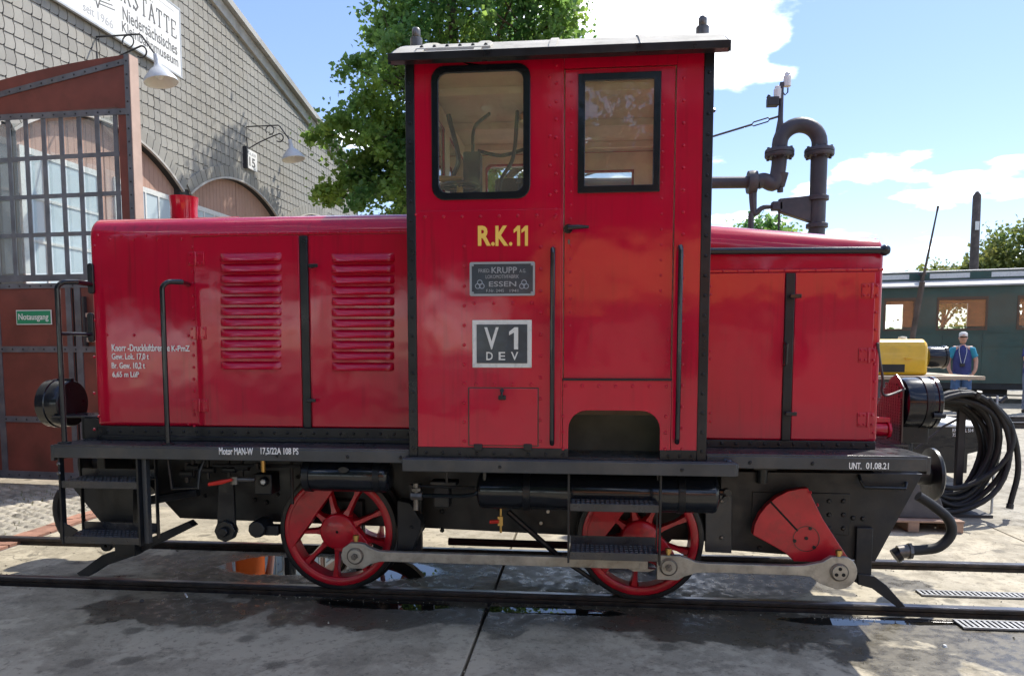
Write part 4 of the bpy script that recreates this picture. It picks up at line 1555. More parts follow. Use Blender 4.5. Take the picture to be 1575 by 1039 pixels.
# black edge strips with rivets
for x0, x1 in ((CX0 - .006, CX0 + .048), (CX1 - .05, CX1 + .006)):
    st = part(B().box(x0, x1, YC - .006, YC + .03, CZ0 - .004, CZ1 + .004), 'corner_strip', 'black', bevel=.004)
    rivets(line(((x0 + x1) / 2, YC - .006, CZ0 + .05), ((x0 + x1) / 2, YC - .006, CZ1 - .05), 21), st, 'black', .009)
for x0, x1 in ((CX0 + .048, kx0), (kx1, CX1 - .05)):
    st = part(B().box(x0, x1, YC - .005, YC + .01, CZ0 - .004, CZ0 + .056), 'foot_strip', 'black', bevel=.003)
    rivets(line((x0 + .05, YC - .005, CZ0 + .022), (x1 - .03, YC - .005, CZ0 + .022), max(3, int((x1 - x0) / .1))), st, 'black', .009)
# rivet rows, seam
zsm = U(750, 323, YC).z
part(B().box(CX0 + .05, xd0 - .012, YC - .005, YC + .004, CZ0 + .058, zsm), 'lower_plate', 'red', wl_, bevel=.002)
part(B().box(xd0 - .012, xd0 - .001, YC - .004, YC + .004, CZ0 + .06, CZ1 - .01), 'door_jamb', 'red', wl_, bevel=.002)
rr = uline((654, 334), (855, 331), 8, YC - .005) + uline((714, 379), (714, 678), 11, YC - .005) + uline((832, 346), (831, 678), 11, YC - .005) + uline((856, 100), (855, 322), 9, YC) + uline((846, 118), (846, 300), 5, YC) \
    + uline((730, 466), (818, 466), 4, YC - .005) + uline((732, 590), (817, 591), 4, YC - .005) + uline((853, 335), (852, 380), 3, YC - .005) + uline((640, 330), (640, 330.1), 2, YC)
rivets(rr, wl_, 'red', .0095)
rivets(uline((1052, 120), (1049, 690), 18, YC) + uline((870, 593), (1025, 594), 7, YC - .003) + uline((866, 640), (866, 690), 3, YC - .003) + uline((1024, 640), (1023, 690), 3, YC - .003), wl_, 'red', .009)
# hatch
hx0, hx1, hz0, hz1 = rect(722, 597, 827, 684, YC)
ht = part(B().box(hx0, hx1, YC - .012, YC, hz0, hz1), 'tool_hatch', 'red', bevel=.003)
part(B().holed([(hx0 - .007, hz0 - .006), (hx1 + .007, hz0 - .006), (hx1 + .007, hz1 + .007), (hx0 - .007, hz1 + .007)], [[(hx0, hz0), (hx1, hz0), (hx1, hz1), (hx0, hz1)]], YC - .0065, YC - .004), 'hatch_gap', 'maroon', ht)
P = U(773, 600, YC)
part(B().cyl((P.x, YC - .012, P.z), (P.x, YC - .04, P.z), .012, n=10).tube([(P.x, YC - .04, P.z), (P.x, YC - .045, P.z - .035)], .008).box(P.x - .022, P.x + .022, YC - .03, YC - .012, P.z - .055, P.z - .028), 'latch', 'black_gloss', ht, bevel=.003)
for px in (736, 812):
    P = U(px, 687, YC)
    part(B().box(P.x - .025, P.x + .025, YC - .022, YC - .006, P.z - .02, P.z + .02), 'hinge', 'black', ht, bevel=.004)
# grab rails by the door
for px, p0, p1 in ((851, 383, 682), (1046, 379, 680)):
    a, c = U(px, p0, YC - .06), U(px - 3, p1, YC - .06)
    x = (a.x + c.x) / 2
    part(B().tube([(x, YC, a.z), (x, YC - .045, a.z), (x, YC - .06, a.z - .02), (x, YC - .06, c.z + .02), (x, YC - .045, c.z), (x, YC, c.z)], .0145, n=10), 'grab_rail', 'black_gloss')
# number and plates
def one(name, m, px0, py0, px1, py1, Y, parent):
    x0, x1, z0, z1 = rect(px0, py0, px1, py1, Y)
    w, h = x1 - x0, z1 - z0
    return part(B().prism([(x1 - w * .46, z0), (x1, z0), (x1, z1), (x1 - w * .40, z1), (x0, z1 - h * .20), (x0, z1 - h * .36), (x1 - w * .46, z1 - h * .24)], Y - .0015, Y + .001), name, m, parent, smooth=False)


for bdy, p0, p1 in (('R', 735, 755), ('.', 755.5, 761), ('K', 762, 782), ('.', 783, 788), ('1', 790, 800), ('1', 802, 812)):
    if bdy == '1':
        one('number_letter', 'gold', p0, 347, p1, 378, YC - .0075, wl_)
    else:
        ptext('number_letter', bdy, 'gold', p0, 347 if bdy != '.' else 372, p1, 378, YC - .0075, wl_, bold=.035)
x0, x1, z0, z1 = rect(723, 403, 823, 455, YC)
pl = part(B().prism(rrect(x0, x1, z0, z1, .01), YC - .012, YC - .004), 'maker_plate', 'plate_dark', bevel=.002)
part(B().holed(rrect(x0, x1, z0, z1, .01), [rrect(x0 + .012, x1 - .012, z0 + .012, z1 - .012, .006)], YC - .016, YC - .011), 'plate_border', 'plate_grey', pl)
YP = YC - .013
ptext('lettering', 'FRIED.', 'plate_grey', 736, 413.5, 754, 419, YP, pl)
ptext('lettering', 'KRUPP', 'plate_grey', 756, 410.5, 795, 420, YP, pl, bold=.01)
ptext('lettering', 'A.G.', 'plate_grey', 799, 413.5, 809, 419, YP, pl)
ptext('lettering', 'LOKOMOTIVFABRIK', 'plate_grey', 747, 422.5, 798, 428, YP, pl)
ptext('lettering', 'ESSEN', 'plate_grey', 752, 432.5, 794, 440.5, YP, pl, bold=.01)
ptext('lettering', 'F.Nr. 2445', 'plate_grey', 748, 444.5, 775, 449, YP, pl)
ptext('lettering', '1941', 'plate_grey', 784, 444.5, 797, 449, YP, pl)
for px in (738, 806):
    P = U(px, 438, YP)
    b = B()
    for k in range(3):
        a = radians(90 + 120 * k)
        c = Vector((P.x + .014 * cos(a), YP - .0006 * k, P.z + .014 * sin(a)))
        b.tube([c + Vector((.014 * cos(t), 0, .014 * sin(t))) for t in np.linspace(0, 2 * pi, 17)], .0026, n=5, caps=False)
    part(b, 'ring_emblem', 'plate_grey', pl)
rivets([(xx, YC - .016, zz_) for xx in (x0 + .018, x1 - .018) for zz_ in (z0 + .018, z1 - .018)], pl, 'plate_grey', .008, name='screws')
x0, x1, z0, z1 = rect(727, 492, 818, 565, YC)
pl = part(B().box(x0, x1, YC - .012, YC - .004, z0, z1), 'number_plate', 'plate_white', bevel=.002)
part(B().box(x0 + .026, x1 - .026, YC - .0145, YC - .011, z0 + .026, z1 - .026), 'plate_field', 'plate_dark', pl)
YP = YC - .0155
ptext('lettering', 'V', 'plate_white', 745, 503, 767, 537, YP, pl, bold=.014)
one('lettering', 'plate_white', 783, 503, 797, 537, YP, pl)
for bdy, p0, p1 in (('D', 748, 758), ('E', 767, 777), ('V', 786, 797)):
    ptext('lettering', bdy, 'plate_white', p0, 541, p1, 553.5, YP, pl, bold=.014)

# far side and end walls, floor, ceiling
part(B().holed([(CX0, CZ0), (CX1, CZ0), (CX1, CZ1), (CX0, CZ1)], [rrect(wx0 + .03, wx1 - .03, wz0, wz1 - .03, .05), [(dx0 + .03, dz0 + .03), (dx1 - .03, dz0 + .03), (dx1 - .03, dz1 - .03), (dx0 + .03, dz1 - .03)]], -YC - T, -YC), 'cab_side', 'red')
part(B().holed([(CX0 + .02, CZ0 + .05), (CX1 - .02, CZ0 + .05), (CX1 - .02, CZ1 - .01), (CX0 + .02, CZ1 - .01)], [rrect(wx0 + .01, wx1 - .01, wz0 - .02, wz1 - .01, .05), [(dx0 + .01, dz0 + .01), (dx1 - .01, dz0 + .01), (dx1 - .01, dz1 - .01), (dx0 + .01, dz1 - .01)]], -YC - T - .016, -YC - T - .006), 'cab_lining', 'cream')
part(B().prism(rrect(wx0 + .03, wx1 - .03, wz0 + .03, wz1 - .03, .05), -YC - .012, -YC - .008), 'pane', 'glass')
part(B().box(dx0 + .03, dx1 - .03, -YC - .012, -YC - .008, dz0 + .03, dz1 - .03), 'pane', 'glass')


def end_wall(x, inner, nm='cab_end'):
    b = B()
    hol = [[(-1.02, 2.60), (-.08, 2.60), (-.08, 3.24), (-1.02, 3.24)], [(.08, 2.60), (1.02, 2.60), (1.02, 3.24), (.08, 3.24)]]
    ou = [(-1.128, CZ0 + .002), (1.128, CZ0 + .002), (1.128, CZ1 - .002), (-1.128, CZ1 - .002)]
    b.holed(ou, hol, 0, .02)
    b.v = [(x + (y if inner > 0 else -y), xx, z) for xx, y, z in b.v]
    o = part(b, nm, 'red')
    b = B()
    b.holed([(-1.10, CZ0 + .05), (1.10, CZ0 + .05), (1.10, CZ1 - .01), (-1.10, CZ1 - .01)], hol, 0, .006)
    b.v = [(x + inner * (.024 + y), xx, z) for xx, y, z in b.v]
    part(b, 'cab_lining', 'cream')
    for y0 in (-1.02, .08):
        bb = B().holed([(y0 - .03, 2.57), (y0 + .97, 2.57), (y0 + .97, 3.27), (y0 - .03, 3.27)], [[(y0 + .02, 2.62), (y0 + .92, 2.62), (y0 + .92, 3.22), (y0 + .02, 3.22)]], 0, .012)
        bb.v = [(x - inner * (.002 + y), xx, z) for xx, y, z in bb.v]
        f = part(bb, 'end_window', 'black_gloss', o)
        part(B().box(x + .008, x + .012, y0, y0 + .94, 2.60, 3.24) if inner > 0 else B().box(x - .012, x - .008, y0, y0 + .94, 2.60, 3.24), 'pane', 'glass', f)


end_wall(CX0, 1)
end_wall(CX1, -1)
part(B().box(CX0 + .01, CX1 - .01, YC + .025, -YC - .025, CZ0 - .06, CZ0 - .02), 'cab_floor', 'deck')
part(B().box(CX0 + .02, CX1 - .02, YC + .022, -YC - .022, CZ1 + .0, CZ1 + .014), 'cab_ceiling', 'ceiling')
for y in (-.55, .2, .8):
    part(B().box(CX0 + .03, CX1 - .03, y - .02, y + .02, CZ1 - .05, CZ1 - .002), 'roof_rib', 'ceiling')
# driver's desk, brake stand and wheel
P = U(705, 255, -.55)
dk = part(B().box(P.x - .18, P.x + .30, -.45, .35, CZ0, 2.55), 'control_desk', 'cream', bevel=.02)
part(B().tube([(P.x, -.5, CZ0), (P.x, -.5, 2.74)], .022), 'brake_column', 'brass', dk)
part(B().tube([(P.x + .12 * cos(t), -.5 + .12 * sin(t), 2.74) for t in np.linspace(0, 2 * pi, 25)], .013, n=6, caps=False).tube([(P.x - .12, -.5, 2.74), (P.x + .12, -.5, 2.74)], .01).tube([(P.x, -.62, 2.74), (P.x, -.38, 2.74)], .01), 'brake_wheel', 'iron', dk)
part(B().tube([(P.x - .14, -.5, 2.4), (P.x - .14, -.5, 2.72)], .012).tube([(P.x - .26, -.52, 2.80), (P.x + .02, -.52, 2.78)], .02), 'brake_valve', 'brass', dk)
part(B().tube([(P.x + .1, -.45, 2.50), (P.x + .27, -.45, 2.63)], .012).dome((P.x + .27, -.45, 2.63), .025, (0, 0, 1), .03), 'throttle', 'iron', dk)
for k in range(3):
    part(B().cyl((P.x + .02 + .13 * k, -.46, 2.62), (P.x + .02 + .13 * k, -.50, 2.62), .05, n=20), 'gauge', 'iron', dk)
P = U(800, 283, -.9)
part(B().tube([(P.x, -.9, 2.2), (P.x, -.9, P.z)], .014).dome((P.x, -.9, P.z), .028, (0, 0, 1), .035), 'gear_lever', 'iron')
a, c = U(735, 232, .3), U(806, 230, .3)
part(B().tube(smoothpath([(a.x, .3, a.z), ((a.x + c.x) / 2, .3, a.z - .04), (c.x, .3, c.z)]), .014), 'whistle_cord', 'iron')
a = U(700, 120, -.2)
part(B().tube(smoothpath([(a.x - .05, -.2, 3.3), (a.x + .02, -.2, 3.0), (a.x - .02, -.25, 2.8), (a.x + .12, -.3, 2.55)]), .017), 'air_pipe', 'iron')
part(B().box(-.7, -.45, .2, .5, 2.55, 2.95), 'apparatus_box', 'iron', bevel=.02)

part(B().box(-.86, -.74, -.30, -.18, 2.72, 3.02), 'relay_case', 'iron', bevel=.01)
part(B().tube(smoothpath([(-.80, -.24, 3.02), (-.79, -.22, 3.2), (-.70, -.1, 3.33)]), .012), 'conduit', 'iron')
part(B().tube(smoothpath([(-.62, -.3, 2.5), (-.60, -.3, 2.8), (-.52, -.2, 3.0), (-.50, -.1, 3.34)]), .014), 'conduit', 'iron')
for x_, z_, w_ in ((-.55, 2.66, .10), (-.38, 2.74, .07), (-.30, 2.62, .12)):
    part(B().box(x_, x_ + w_, .42, .425, z_, z_ + w_ * 1.5), 'notice_sheet', 'plate_white')
part(B().lathe([(.001, 0), (.06, 0), (.075, .03), (.05, .06), (.001, .07)], (-.42, -.1, 3.27), 'z', 16), 'ceiling_lamp', 'brass')
part(B().box(.30, .42, 1.075, 1.085, 2.70, 2.86), 'notice_sheet', 'plate_white')
rivets([(x_, 1.09, 3.02) for x_ in np.linspace(-.1, .6, 9)], loco, 'ceiling', .011)
# roof: arched with rolled eaves
def roof_profile(off=0.0):
    p = []
    for i in range(33):
        t = -1 + 2 * i / 32
        y = 1.26 * t
        z = 3.307 + .345 * (1 - abs(t) ** 2.4) + off
        p.append((y, z))
    return p


rp = roof_profile()
rf = part(B().prismx([(y, z - .022) for y, z in rp[::-1]] + rp, -1.115, .752), 'cab_roof', 'roof_canvas', bevel=.006, ang=50)
for sgn in (-1, 1):
    part(B().prismx([(sgn * 1.266, 3.272), (sgn * 1.20, 3.272), (sgn * 1.20, 3.288), (sgn * 1.25, 3.294), (sgn * 1.255, 3.314), (sgn * 1.270, 3.314)], -1.122, .760), 'gutter', 'black', rf, bevel=.003)
for x0, x1 in ((-1.125, -1.113), (.75, .762)):
    part(B().prismx([(y * .996, z - .05) for y, z in rp[::-1]] + [(y * .996, z - .004) for y, z in rp], x0, x1), 'roof_edge', 'black', rf)
for x in (-.95, -.62, -.2, .3):
    part(B().prismx([(y, z + .001) for y, z in rp[::-1]] + [(y, z + .010) for y, z in rp], x - .02, x + .02), 'roof_batten', 'roof_canvas', rf)
part(B().prismx([(-1.20, 3.335), (-1.08, 3.40), (-1.08, 3.425), (-1.20, 3.36)], -.98, -.55), 'roof_strip', 'roof_canvas', rf, bevel=.004)
rivets([(x, -1.17, 3.378) for x in np.linspace(-.95, -.58, 6)], rf, 'coach_dark', .01)
for px, py, Y, s in ((640, 42, -.9, 1.0), (1081, 24, -.75, 1.1)):
    P = U(px, py, Y)
    zr = 3.307 + .345 * (1 - (abs(Y) / 1.26) ** 2.4)
    h = P.z - zr
    part(B().cyl((P.x, Y, zr - .02), (P.x, Y, zr + h * .38), .036 * s, n=12).cyl((P.x, Y, zr + h * .38), (P.x, Y, zr + h * .5), .018 * s, n=12).lathe([(.001, h * .45), (.022, h * .45), (.026, h * .52), (.026, h * .84), (.018, h * .95), (.001, h)], (P.x, Y, zr), 'z', 14), 'whistle', 'steel_dark', rf, ang=45)
P = U(925, 56, -.3)
part(B().lathe([(.16, -.03), (.16, .025), (.08, .045), (.001, .05)], (P.x, -.3, 3.62), 'z', 20), 'roof_vent', 'black', rf)
part(B().dome((CX1 + .006, -1.09, 3.0), .015, (1, 0, 0), .02), 'lamp_iron', 'black')

# step board under the cab
stp = part(B().box(-1.082, .852, YS + .01, -.83, .995, 1.017), 'step_board', 'deck', bevel=.003)
part(B().box(-1.086, .856, YS - .004, YS + .012, .936, 1.012), 'valance', 'fascia', stp, bevel=.005)
part(B().box(.852, .866, YS, -.83, .94, 1.010), 'valance', 'fascia', stp, bevel=.004)
rivets([(x, y, 1.018) for x, y in ((.74, -.92), (.77, -.97), (.80, -1.02), (.81, -1.1), (.82, -1.15))], stp, 'deck', .014, (0, 0, 1))
rivets([(-.50, YS - .004, .972), (.55, YS - .004, .972)], stp, 'black', .011, name='bolts')

# ---- main frame
fr_pts = [(-3.30, .95), (-3.30, .80), (-2.95, .43), (-1.05, .40), (.10, .37), (.75, .36), (1.90, .30), (2.02, .60), (2.10, .95)]
for sy in (-1, 1):
    fm = part(B().prism(fr_pts, sy * .40 - .012, sy * .40 + .012), 'frame_plate', 'frame_black', bevel=.003)
    rivets([(x, -.412, z) for x, z in ((-2.2, .62), (-2.05, .75), (-1.0, .52), (-.98, .62), (-.6, .55), (-.1, .6), (-.45, .7), (-2.75, .6))], fm, 'frame_black', .016, name='bolts')
part(B().box(-3.36, -3.30, -.72, .72, .55, .97), 'headstock', 'frame_black', bevel=.006)
part(B().box(1.86, 1.925, -.5, .5, .62, .97), 'headstock', 'frame_black', bevel=.006)
# engine sump and gearbox masses between the frames
part(B().prismx([(-.36, 1.0), (.36, 1.0), (.36, .62), (.22, .5), (-.22, .5), (-.36, .62)], -3.0, -1.2), 'engine_sump', 'frame_black', bevel=.02)
part(B().prismx([(-.36, 1.0), (.36, 1.0), (.36, .45), (.25, .36), (-.25, .36), (-.36, .45)], .75, 1.75), 'gearbox', 'frame_black', bevel=.02)
part(B().box(-1.2, .75, -.36, .36, .78, .98), 'floor_frame', 'frame_black')
# right outer frame plate with the jackshaft
rp_ = poly([(1108, 724), (1418, 728), (1345, 862), (1085, 842), (1085, 790), (1108, 780)], -.56)
ofp = part(B().prism(rp_, -.572, -.55), 'outer_frame', 'frame_black', bevel=.003)
part(B().prism(poly([(1085, 760), (1125, 762), (1125, 850), (1085, 848)], -.60), -.605, -.572), 'axle_guard', 'fascia', ofp, bevel=.003)
rivets([U(px, py, -.606) for px, py in ((1110, 770), (1110, 826), (1092, 778))], ofp, 'steel_dark', .016, name='bolts')
x0, x1, z0, z1 = rect(1156, 757, 1306, 820, -.572)
part(B().box(x0, x1, -.582, -.57, z0, z1), 'doubler_plate', 'frame_black', ofp, bevel=.003)
rivets([U(px, py, -.582) for px in (1275, 1297) for py in (770, 791, 812)] + [U(px, py, -.573) for px, py in ((1312, 796), (1327, 797), (1168, 768), (1168, 790), (1168, 842), (1170, 808), (1327, 838), (1326, 815))], ofp, 'frame_black', .017, name='bolts')
part(B().box(*rect(1316, 812, 1337, 850, -.58)[:2], -.60, -.572, *rect(1316, 812, 1337, 850, -.58)[2:]), 'bracket', 'frame_black', ofp)
P = U(1172, 735, -.60)
part(B().cyl((P.x, -.60, P.z + .06), (P.x, -.60, P.z - .03), .035, n=12).box(P.x - .06, P.x + .08, -.64, -.57, P.z + .06, P.z + .09), 'oil_filler', 'black', ofp)
a, c = U(1322, 738, -.59), U(1390, 742, -.59)
part(B().tube([(a.x, -.575, a.z + .03), (a.x, -.61, a.z), (a.x + .02, -.62, a.z - .04), (c.x, -.62, c.z - .03), (c.x + .02, -.58, c.z)], .011), 'rung', 'black', ofp)


# ---- wheels
def wheel(cx, Y0, near, ang, name='wheel'):
    """disc axis along y; near side looks to -y"""
    R, s = .415, (-1 if near else 1)
    cz = .413
    w = part(B().lathe([(.382, 0), (.384, -.004), (.405, -.004), (.413, .0), (.415, .10), (.435, .115), (.435, .135), (.345, .135), (.382, 0)], (cx, Y0, cz), 'y', 64, sign=-s), name, 'tyre', ang=35)
    part(B().lathe([(.328, .02), (.331, .004), (.345, -.004), (.372, -.003), (.383, .004), (.383, .12), (.328, .12), (.328, .02)], (cx, Y0, cz), 'y', 64, sign=-s), 'rim', 'red_wheel', w, ang=40)
    part(B().lathe([(.001, -.022), (.112, -.022), (.122, -.014), (.126, .0), (.128, .12), (.001, .12)], (cx, Y0, cz), 'y', 40, sign=-s), 'hub', 'red_wheel', w, ang=40)
    part(B().cyl((cx, Y0 - s * -.022, cz), (cx, Y0 + s * .0235, cz), .010, n=8), 'centre_mark', 'hole_black', w)
    ns_ = 9
    for k in range(ns_):
        a = radians(ang + 360 / ns_ * (k + .5))
        d, e = Vector((cos(a), 0, sin(a))), Vector((-sin(a), 0, cos(a)))
        o_ = Vector((cx, Y0, cz))
        vs, r0, r1 = [], .115, .336
        for r_i, hw, yy in ((r0, .040, .005), (.16, .024, .012), (.26, .019, .020), (r1, .034, .022)):
            for u, y_ in ((-hw, .055), (-hw * .55, yy), (hw * .55, yy), (hw, .055), (0, .10)):
                vs.append(o_ + d * r_i + e * u + Vector((0, -s * y_, 0)))
        f = []
        for i in range(3):
            for j in range(5):
                q = (i * 5 + j, i * 5 + (j + 1) % 5, (i + 1) * 5 + (j + 1) % 5, (i + 1) * 5 + j)
                f.append(q if s > 0 else q[::-1])
        part(B().add(vs, f), 'spoke', 'red_wheel', w, ang=50)
    # crank boss and balance weight
    ca = radians(ang)
    bp = Vector((cx + .205 * cos(ca), 0, cz + .205 * sin(ca)))
    if near:
        part(B().prism(arc(cx, cz, .350, ang + 180 - 57, ang + 180 + 57, 18), Y0 - .008, Y0 + .07), 'balance_weight', 'red_wheel', w, bevel=.004)
        h1, h2 = Vector((cos(ca), sin(ca))), Vector((-sin(ca), cos(ca)))
        c2 = Vector((cx, cz))
        pts = [tuple(c2 + h1 * a_ + h2 * b_) for a_, b_ in ((.05, -.11), (.19, -.075), (.25, -.05), (.262, 0), (.25, .05), (.19, .075), (.05, .11))]
        part(B().prism(pts, Y0 - .021, Y0 + .06), 'crank_boss', 'red_wheel', w, bevel=.006)
        part(B().cyl((bp.x, Y0, bp.z), (bp.x, -.80, bp.z), .045, n=20), 'crank_pin', 'steel_dark', w)
    return bp


W1, W2, WY = -1.690, .362, -.612
b1 = wheel(W1, WY, True, -36)
b2 = wheel(W2, WY, True, -36)
wheel(W1, -WY, False, 44)
wheel(W2, -WY, False, 44)
for x in (W1, W2):
    part(B().cyl((x, -.6, .413), (x, .6, .413), .06, n=16), 'axle', 'steel_dark')
    part(B().box(x - .13, x + .13, -.47, -.40, .28, .60), 'axle_box', 'frame_black', bevel=.01)

# ---- jackshaft crank with its counterweight
JX, JZ, JY = 1.383, .452, -.70
jp = Vector((JX + .19 * cos(radians(-46)), 0, JZ - .037 + .19 * sin(radians(-46))))
jpts = poly([(1158, 822), (1161, 806), (1168, 791), (1179, 777), (1194, 764), (1212, 755), (1230, 751), (1243, 750), (1251, 768), (1266, 798), (1284, 826), (1305, 858), (1308, 868), (1292, 874), (1262, 864), (1222, 863), (1208, 850), (1184, 836)], JY)
jc = part(B().prism(jpts, JY, JY + .06), 'jackshaft_crank', 'red_wheel', bevel=.004)
P = U(1240, 828, JY)
JC = P
part(B().cyl((P.x, JY + .03, P.z), (P.x, -.5, P.z), .10, n=24), 'jackshaft', 'steel_dark')
part(B().lathe([(.078, .001), (.078, -.003), (.082, -.003), (.082, .001)], (P.x, JY, P.z), 'y', 36), 'hub_seam', 'maroon', jc)
a, c = U(1185, 771, JY), U(1227, 816, JY)
d = (c - a).normalized()
nn = Vector((-d.z, 0, d.x)) * .006
part(B().prism([((a - nn).x, (a - nn).z), ((c - nn).x, (c - nn).z), ((c + nn).x, (c + nn).z), ((a + nn).x, (a + nn).z)], JY - .002, JY + .004), 'crank_slit', 'hole_black', jc)
for px, py in ((1246, 812), (1222, 831), (1252, 841), (1240, 827)):
    P = U(px, py, JY)
    part(B().cyl((P.x, JY + .001, P.z), (P.x, JY - .006, P.z), .012, n=6), 'bolt', 'black', jc)
rivets([U(1246, 757, JY - .02), U(1257, 776, JY - .02)], jc, 'red_wheel', .014, (1, 0, 0), name='bolts')

# ---- coupling rods
YRD = -.80


def rod_seg(p, q, h0, h1, y0, y1, nm, parent=None):
    d = (q - p).normalized()
    n = Vector((-d.y, d.x))
    return part(B().prism([tuple(p - n * h0), tuple(q - n * h1), tuple(q + n * h1), tuple(p + n * h0)], y0, y1), nm, 'rod_steel', parent, bevel=.004)


pin1, pin2, pin3 = Vector((U(548, 853, YRD).x, U(548, 853, YRD).z)), Vector((U(1027, 868, YRD).x, U(1027, 868, YRD).z)), Vector((U(1287, 876, YRD).x, U(1287, 876, YRD).z))
kn = Vector((U(984, 866, YRD).x, U(984, 866, YRD).z))
ax1 = (pin2 - pin1).normalized()
pe = Vector((-ax1.y, ax1.x))


def rod_outline(p, q, head_r, hb, taper=.16, squareq=False):
    """rod with a clipped round head at p, bar to q"""
    d = (q - p).normalized()
    n = Vector((-d.y, d.x))
    pts = []
    for a in (100, 130, 160, 180, 200, 230, 260):
        pts.append(p + (d * cos(radians(a)) + n * sin(radians(a))) * head_r)
    pts = [p + d * .03 + n * head_r * .96, p - d * .035 + n * head_r * .96, p - d * .085 + n * head_r * .55, p - d * .098, p - d * .085 - n * head_r * .55, p - d * .04 - n * head_r * .98, p + d * .05 - n * head_r * .98,
           p + d * .10 - n * head_r * .62, p + d * taper - n * hb * 1.1, p + d * (taper + .06) - n * hb, q - n * hb, q + n * hb, p + d * (taper + .06) + n * hb, p + d * taper + n * hb * 1.1, p + d * .10 + n * head_r * .62, p + d * .06 + n * head_r * .9]
    return [tuple(x) for x in pts]


r1 = part(B().prism(rod_outline(pin1, kn, .088, .033), YRD - .02, YRD + .02), 'coupling_rod', 'rod_steel', bevel=.004)
rivs = part(B().prism(rod_outline(kn + ax1 * .0, kn + ax1 * .05, .05, .03, taper=.02), YRD - .012, YRD + .03), 'knuckle', 'rod_steel', r1, bevel=.004)
dd = (pin3 - pin2).normalized()
m2 = pin2.lerp(pin3, .5)
# second rod: squared head on the wheel pin, round head on the jackshaft pin
n2 = Vector((-dd.y, dd.x))
o2 = [pin2 + dd * a_ + n2 * b_ for a_, b_ in ((-.072, .072), (-.072, -.085), (.06, -.085), (.10, -.06), (.17, -.036), (.24, -.030))]
L2 = (pin3 - pin2).length
o2 += [pin2 + dd * (L2 - .24) - n2 * .030, pin2 + dd * (L2 - .17) - n2 * .036, pin2 + dd * (L2 - .11) - n2 * .075]
o2 += [pin3 + (dd * cos(radians(a_)) + n2 * sin(radians(a_))) * .108 for a_ in range(-115, 61, 16)]
o2 += [pin3 + dd * .045 + n2 * .094, pin3 - dd * .05 + n2 * .094, pin3 - dd * .10 + n2 * .06, pin2 + dd * (L2 - .20) + n2 * .036, pin2 + dd * (L2 - .27) + n2 * .030, pin2 + dd * .24 + n2 * .030, pin2 + dd * .17 + n2 * .036, pin2 + dd * .11 + n2 * .06, pin2 + dd * .07 + n2 * .072]
r2 = part(B().prism([tuple(x) for x in o2], YRD - .045, YRD - .005), 'coupling_rod', 'rod_steel', bevel=.004)
for p, r, y in ((pin1, r1, YRD - .02), (pin2, r2, YRD - .045), (pin3, r2, YRD - .045)):
    part(B().lathe([(.056, .001), (.056, -.006), (.048, -.008)], (p.x, y, p.y), 'y', 28), 'bearing_ring', 'steel_dark', r)
    part(B().lathe([(.048, -.004), (.045, -.016), (.001, -.016)], (p.x, y, p.y), 'y', 28), 'pin_washer', 'rod_steel', r)
    if p is not pin3:
        part(B().cyl((p.x, y - .014, p.y), (p.x, y - .032, p.y), .022, n=6).cyl((p.x, y - .03, p.y), (p.x, y - .042, p.y), .011, n=10), 'nut', 'steel_dark', r)
    else:
        for k in range(3):
            a = radians(90 + 120 * k)
            part(B().cyl((p.x + .024 * cos(a), y - .0165, p.y + .024 * sin(a)), (p.x + .024 * cos(a), y - .019, p.y + .024 * sin(a)), .011, n=10), 'pin_hole', 'hole_black', r)
for p, y, r, hh in ((pin1, YRD, r1, .096), (kn, YRD, r1, .055), (pin2, YRD - .025, r2, .075), (pin3, YRD - .025, r2, .094)):
    part(B().cyl((p.x, y, p.y + hh - .004), (p.x, y, p.y + hh + .012), .014, n=10).cyl((p.x, y, p.y + hh + .012), (p.x, y, p.y + hh + .038), .020, n=12), 'oil_cup', 'brass', r)
part(B().cyl((pin3.x, YRD, pin3.y), (pin3.x, JY + .02, pin3.y), .05, n=20), 'crank_pin', 'steel_dark', jc)
part(B().cyl((pin2.x, YRD + .0, pin2.y), (pin2.x, WY, pin2.y), .048, n=20), 'crank_pin', 'steel_dark', r2)

# ---- air tanks
def tank(x0, x1, Y, z, r, straps, nm='air_tank'):
    t = part(B().lathe([(.001, -.012), (r * .6, -.006), (r * .93, .01), (r, .028), (r, x1 - x0 - .028), (r * .93, x1 - x0 - .01), (r * .6, x1 - x0 + .006), (.001, x1 - x0 + .012)], (x0, Y, z), 'x', 36), nm, 'black_gloss', ang=50)
    for s in straps:
        part(B().lathe([(r + .001, -.022), (r + .006, -.02), (r + .006, .02), (r + .001, .022)], (s, Y, z), 'x', 36), 'strap', 'black', t)
        part(B().box(s - .02, s + .02, Y - .01, Y + .01, z + r, .99), 'hanger', 'black', t)
    return t


t1 = tank(-1.795, -1.228, -.93, .862, .105, (-1.755, -1.30))
P = U(528, 722, -1.035)
part(B().add([(P.x + .036 * cos(a), -1.036, P.z + .022 * sin(a)) for a in np.linspace(0, 2 * pi, 17)[:-1]] + [(P.x + .03 * cos(a), -1.041, P.z + .018 * sin(a)) for a in np.linspace(0, 2 * pi, 17)[:-1]], [(i, (i + 1) % 16, 16 + (i + 1) % 16, 16 + i) for i in range(16)] + [tuple(range(16, 32))]), 'oval_plate', 'black', t1)
t2 = tank(-.668, .802, -.90, .778, .118, (-.36, .58))
P = U(1116, 765, -.92)
part(B().cyl((.80, -.9, .79), (.86, -.9, .79), .02, n=10).cyl((.86, -.93, .79), (.86, -.87, .79), .025, n=10).cyl((.84, -.95, .765), (.84, -.99, .765), .018, n=10), 'drain_valve', 'black_gloss', t2)

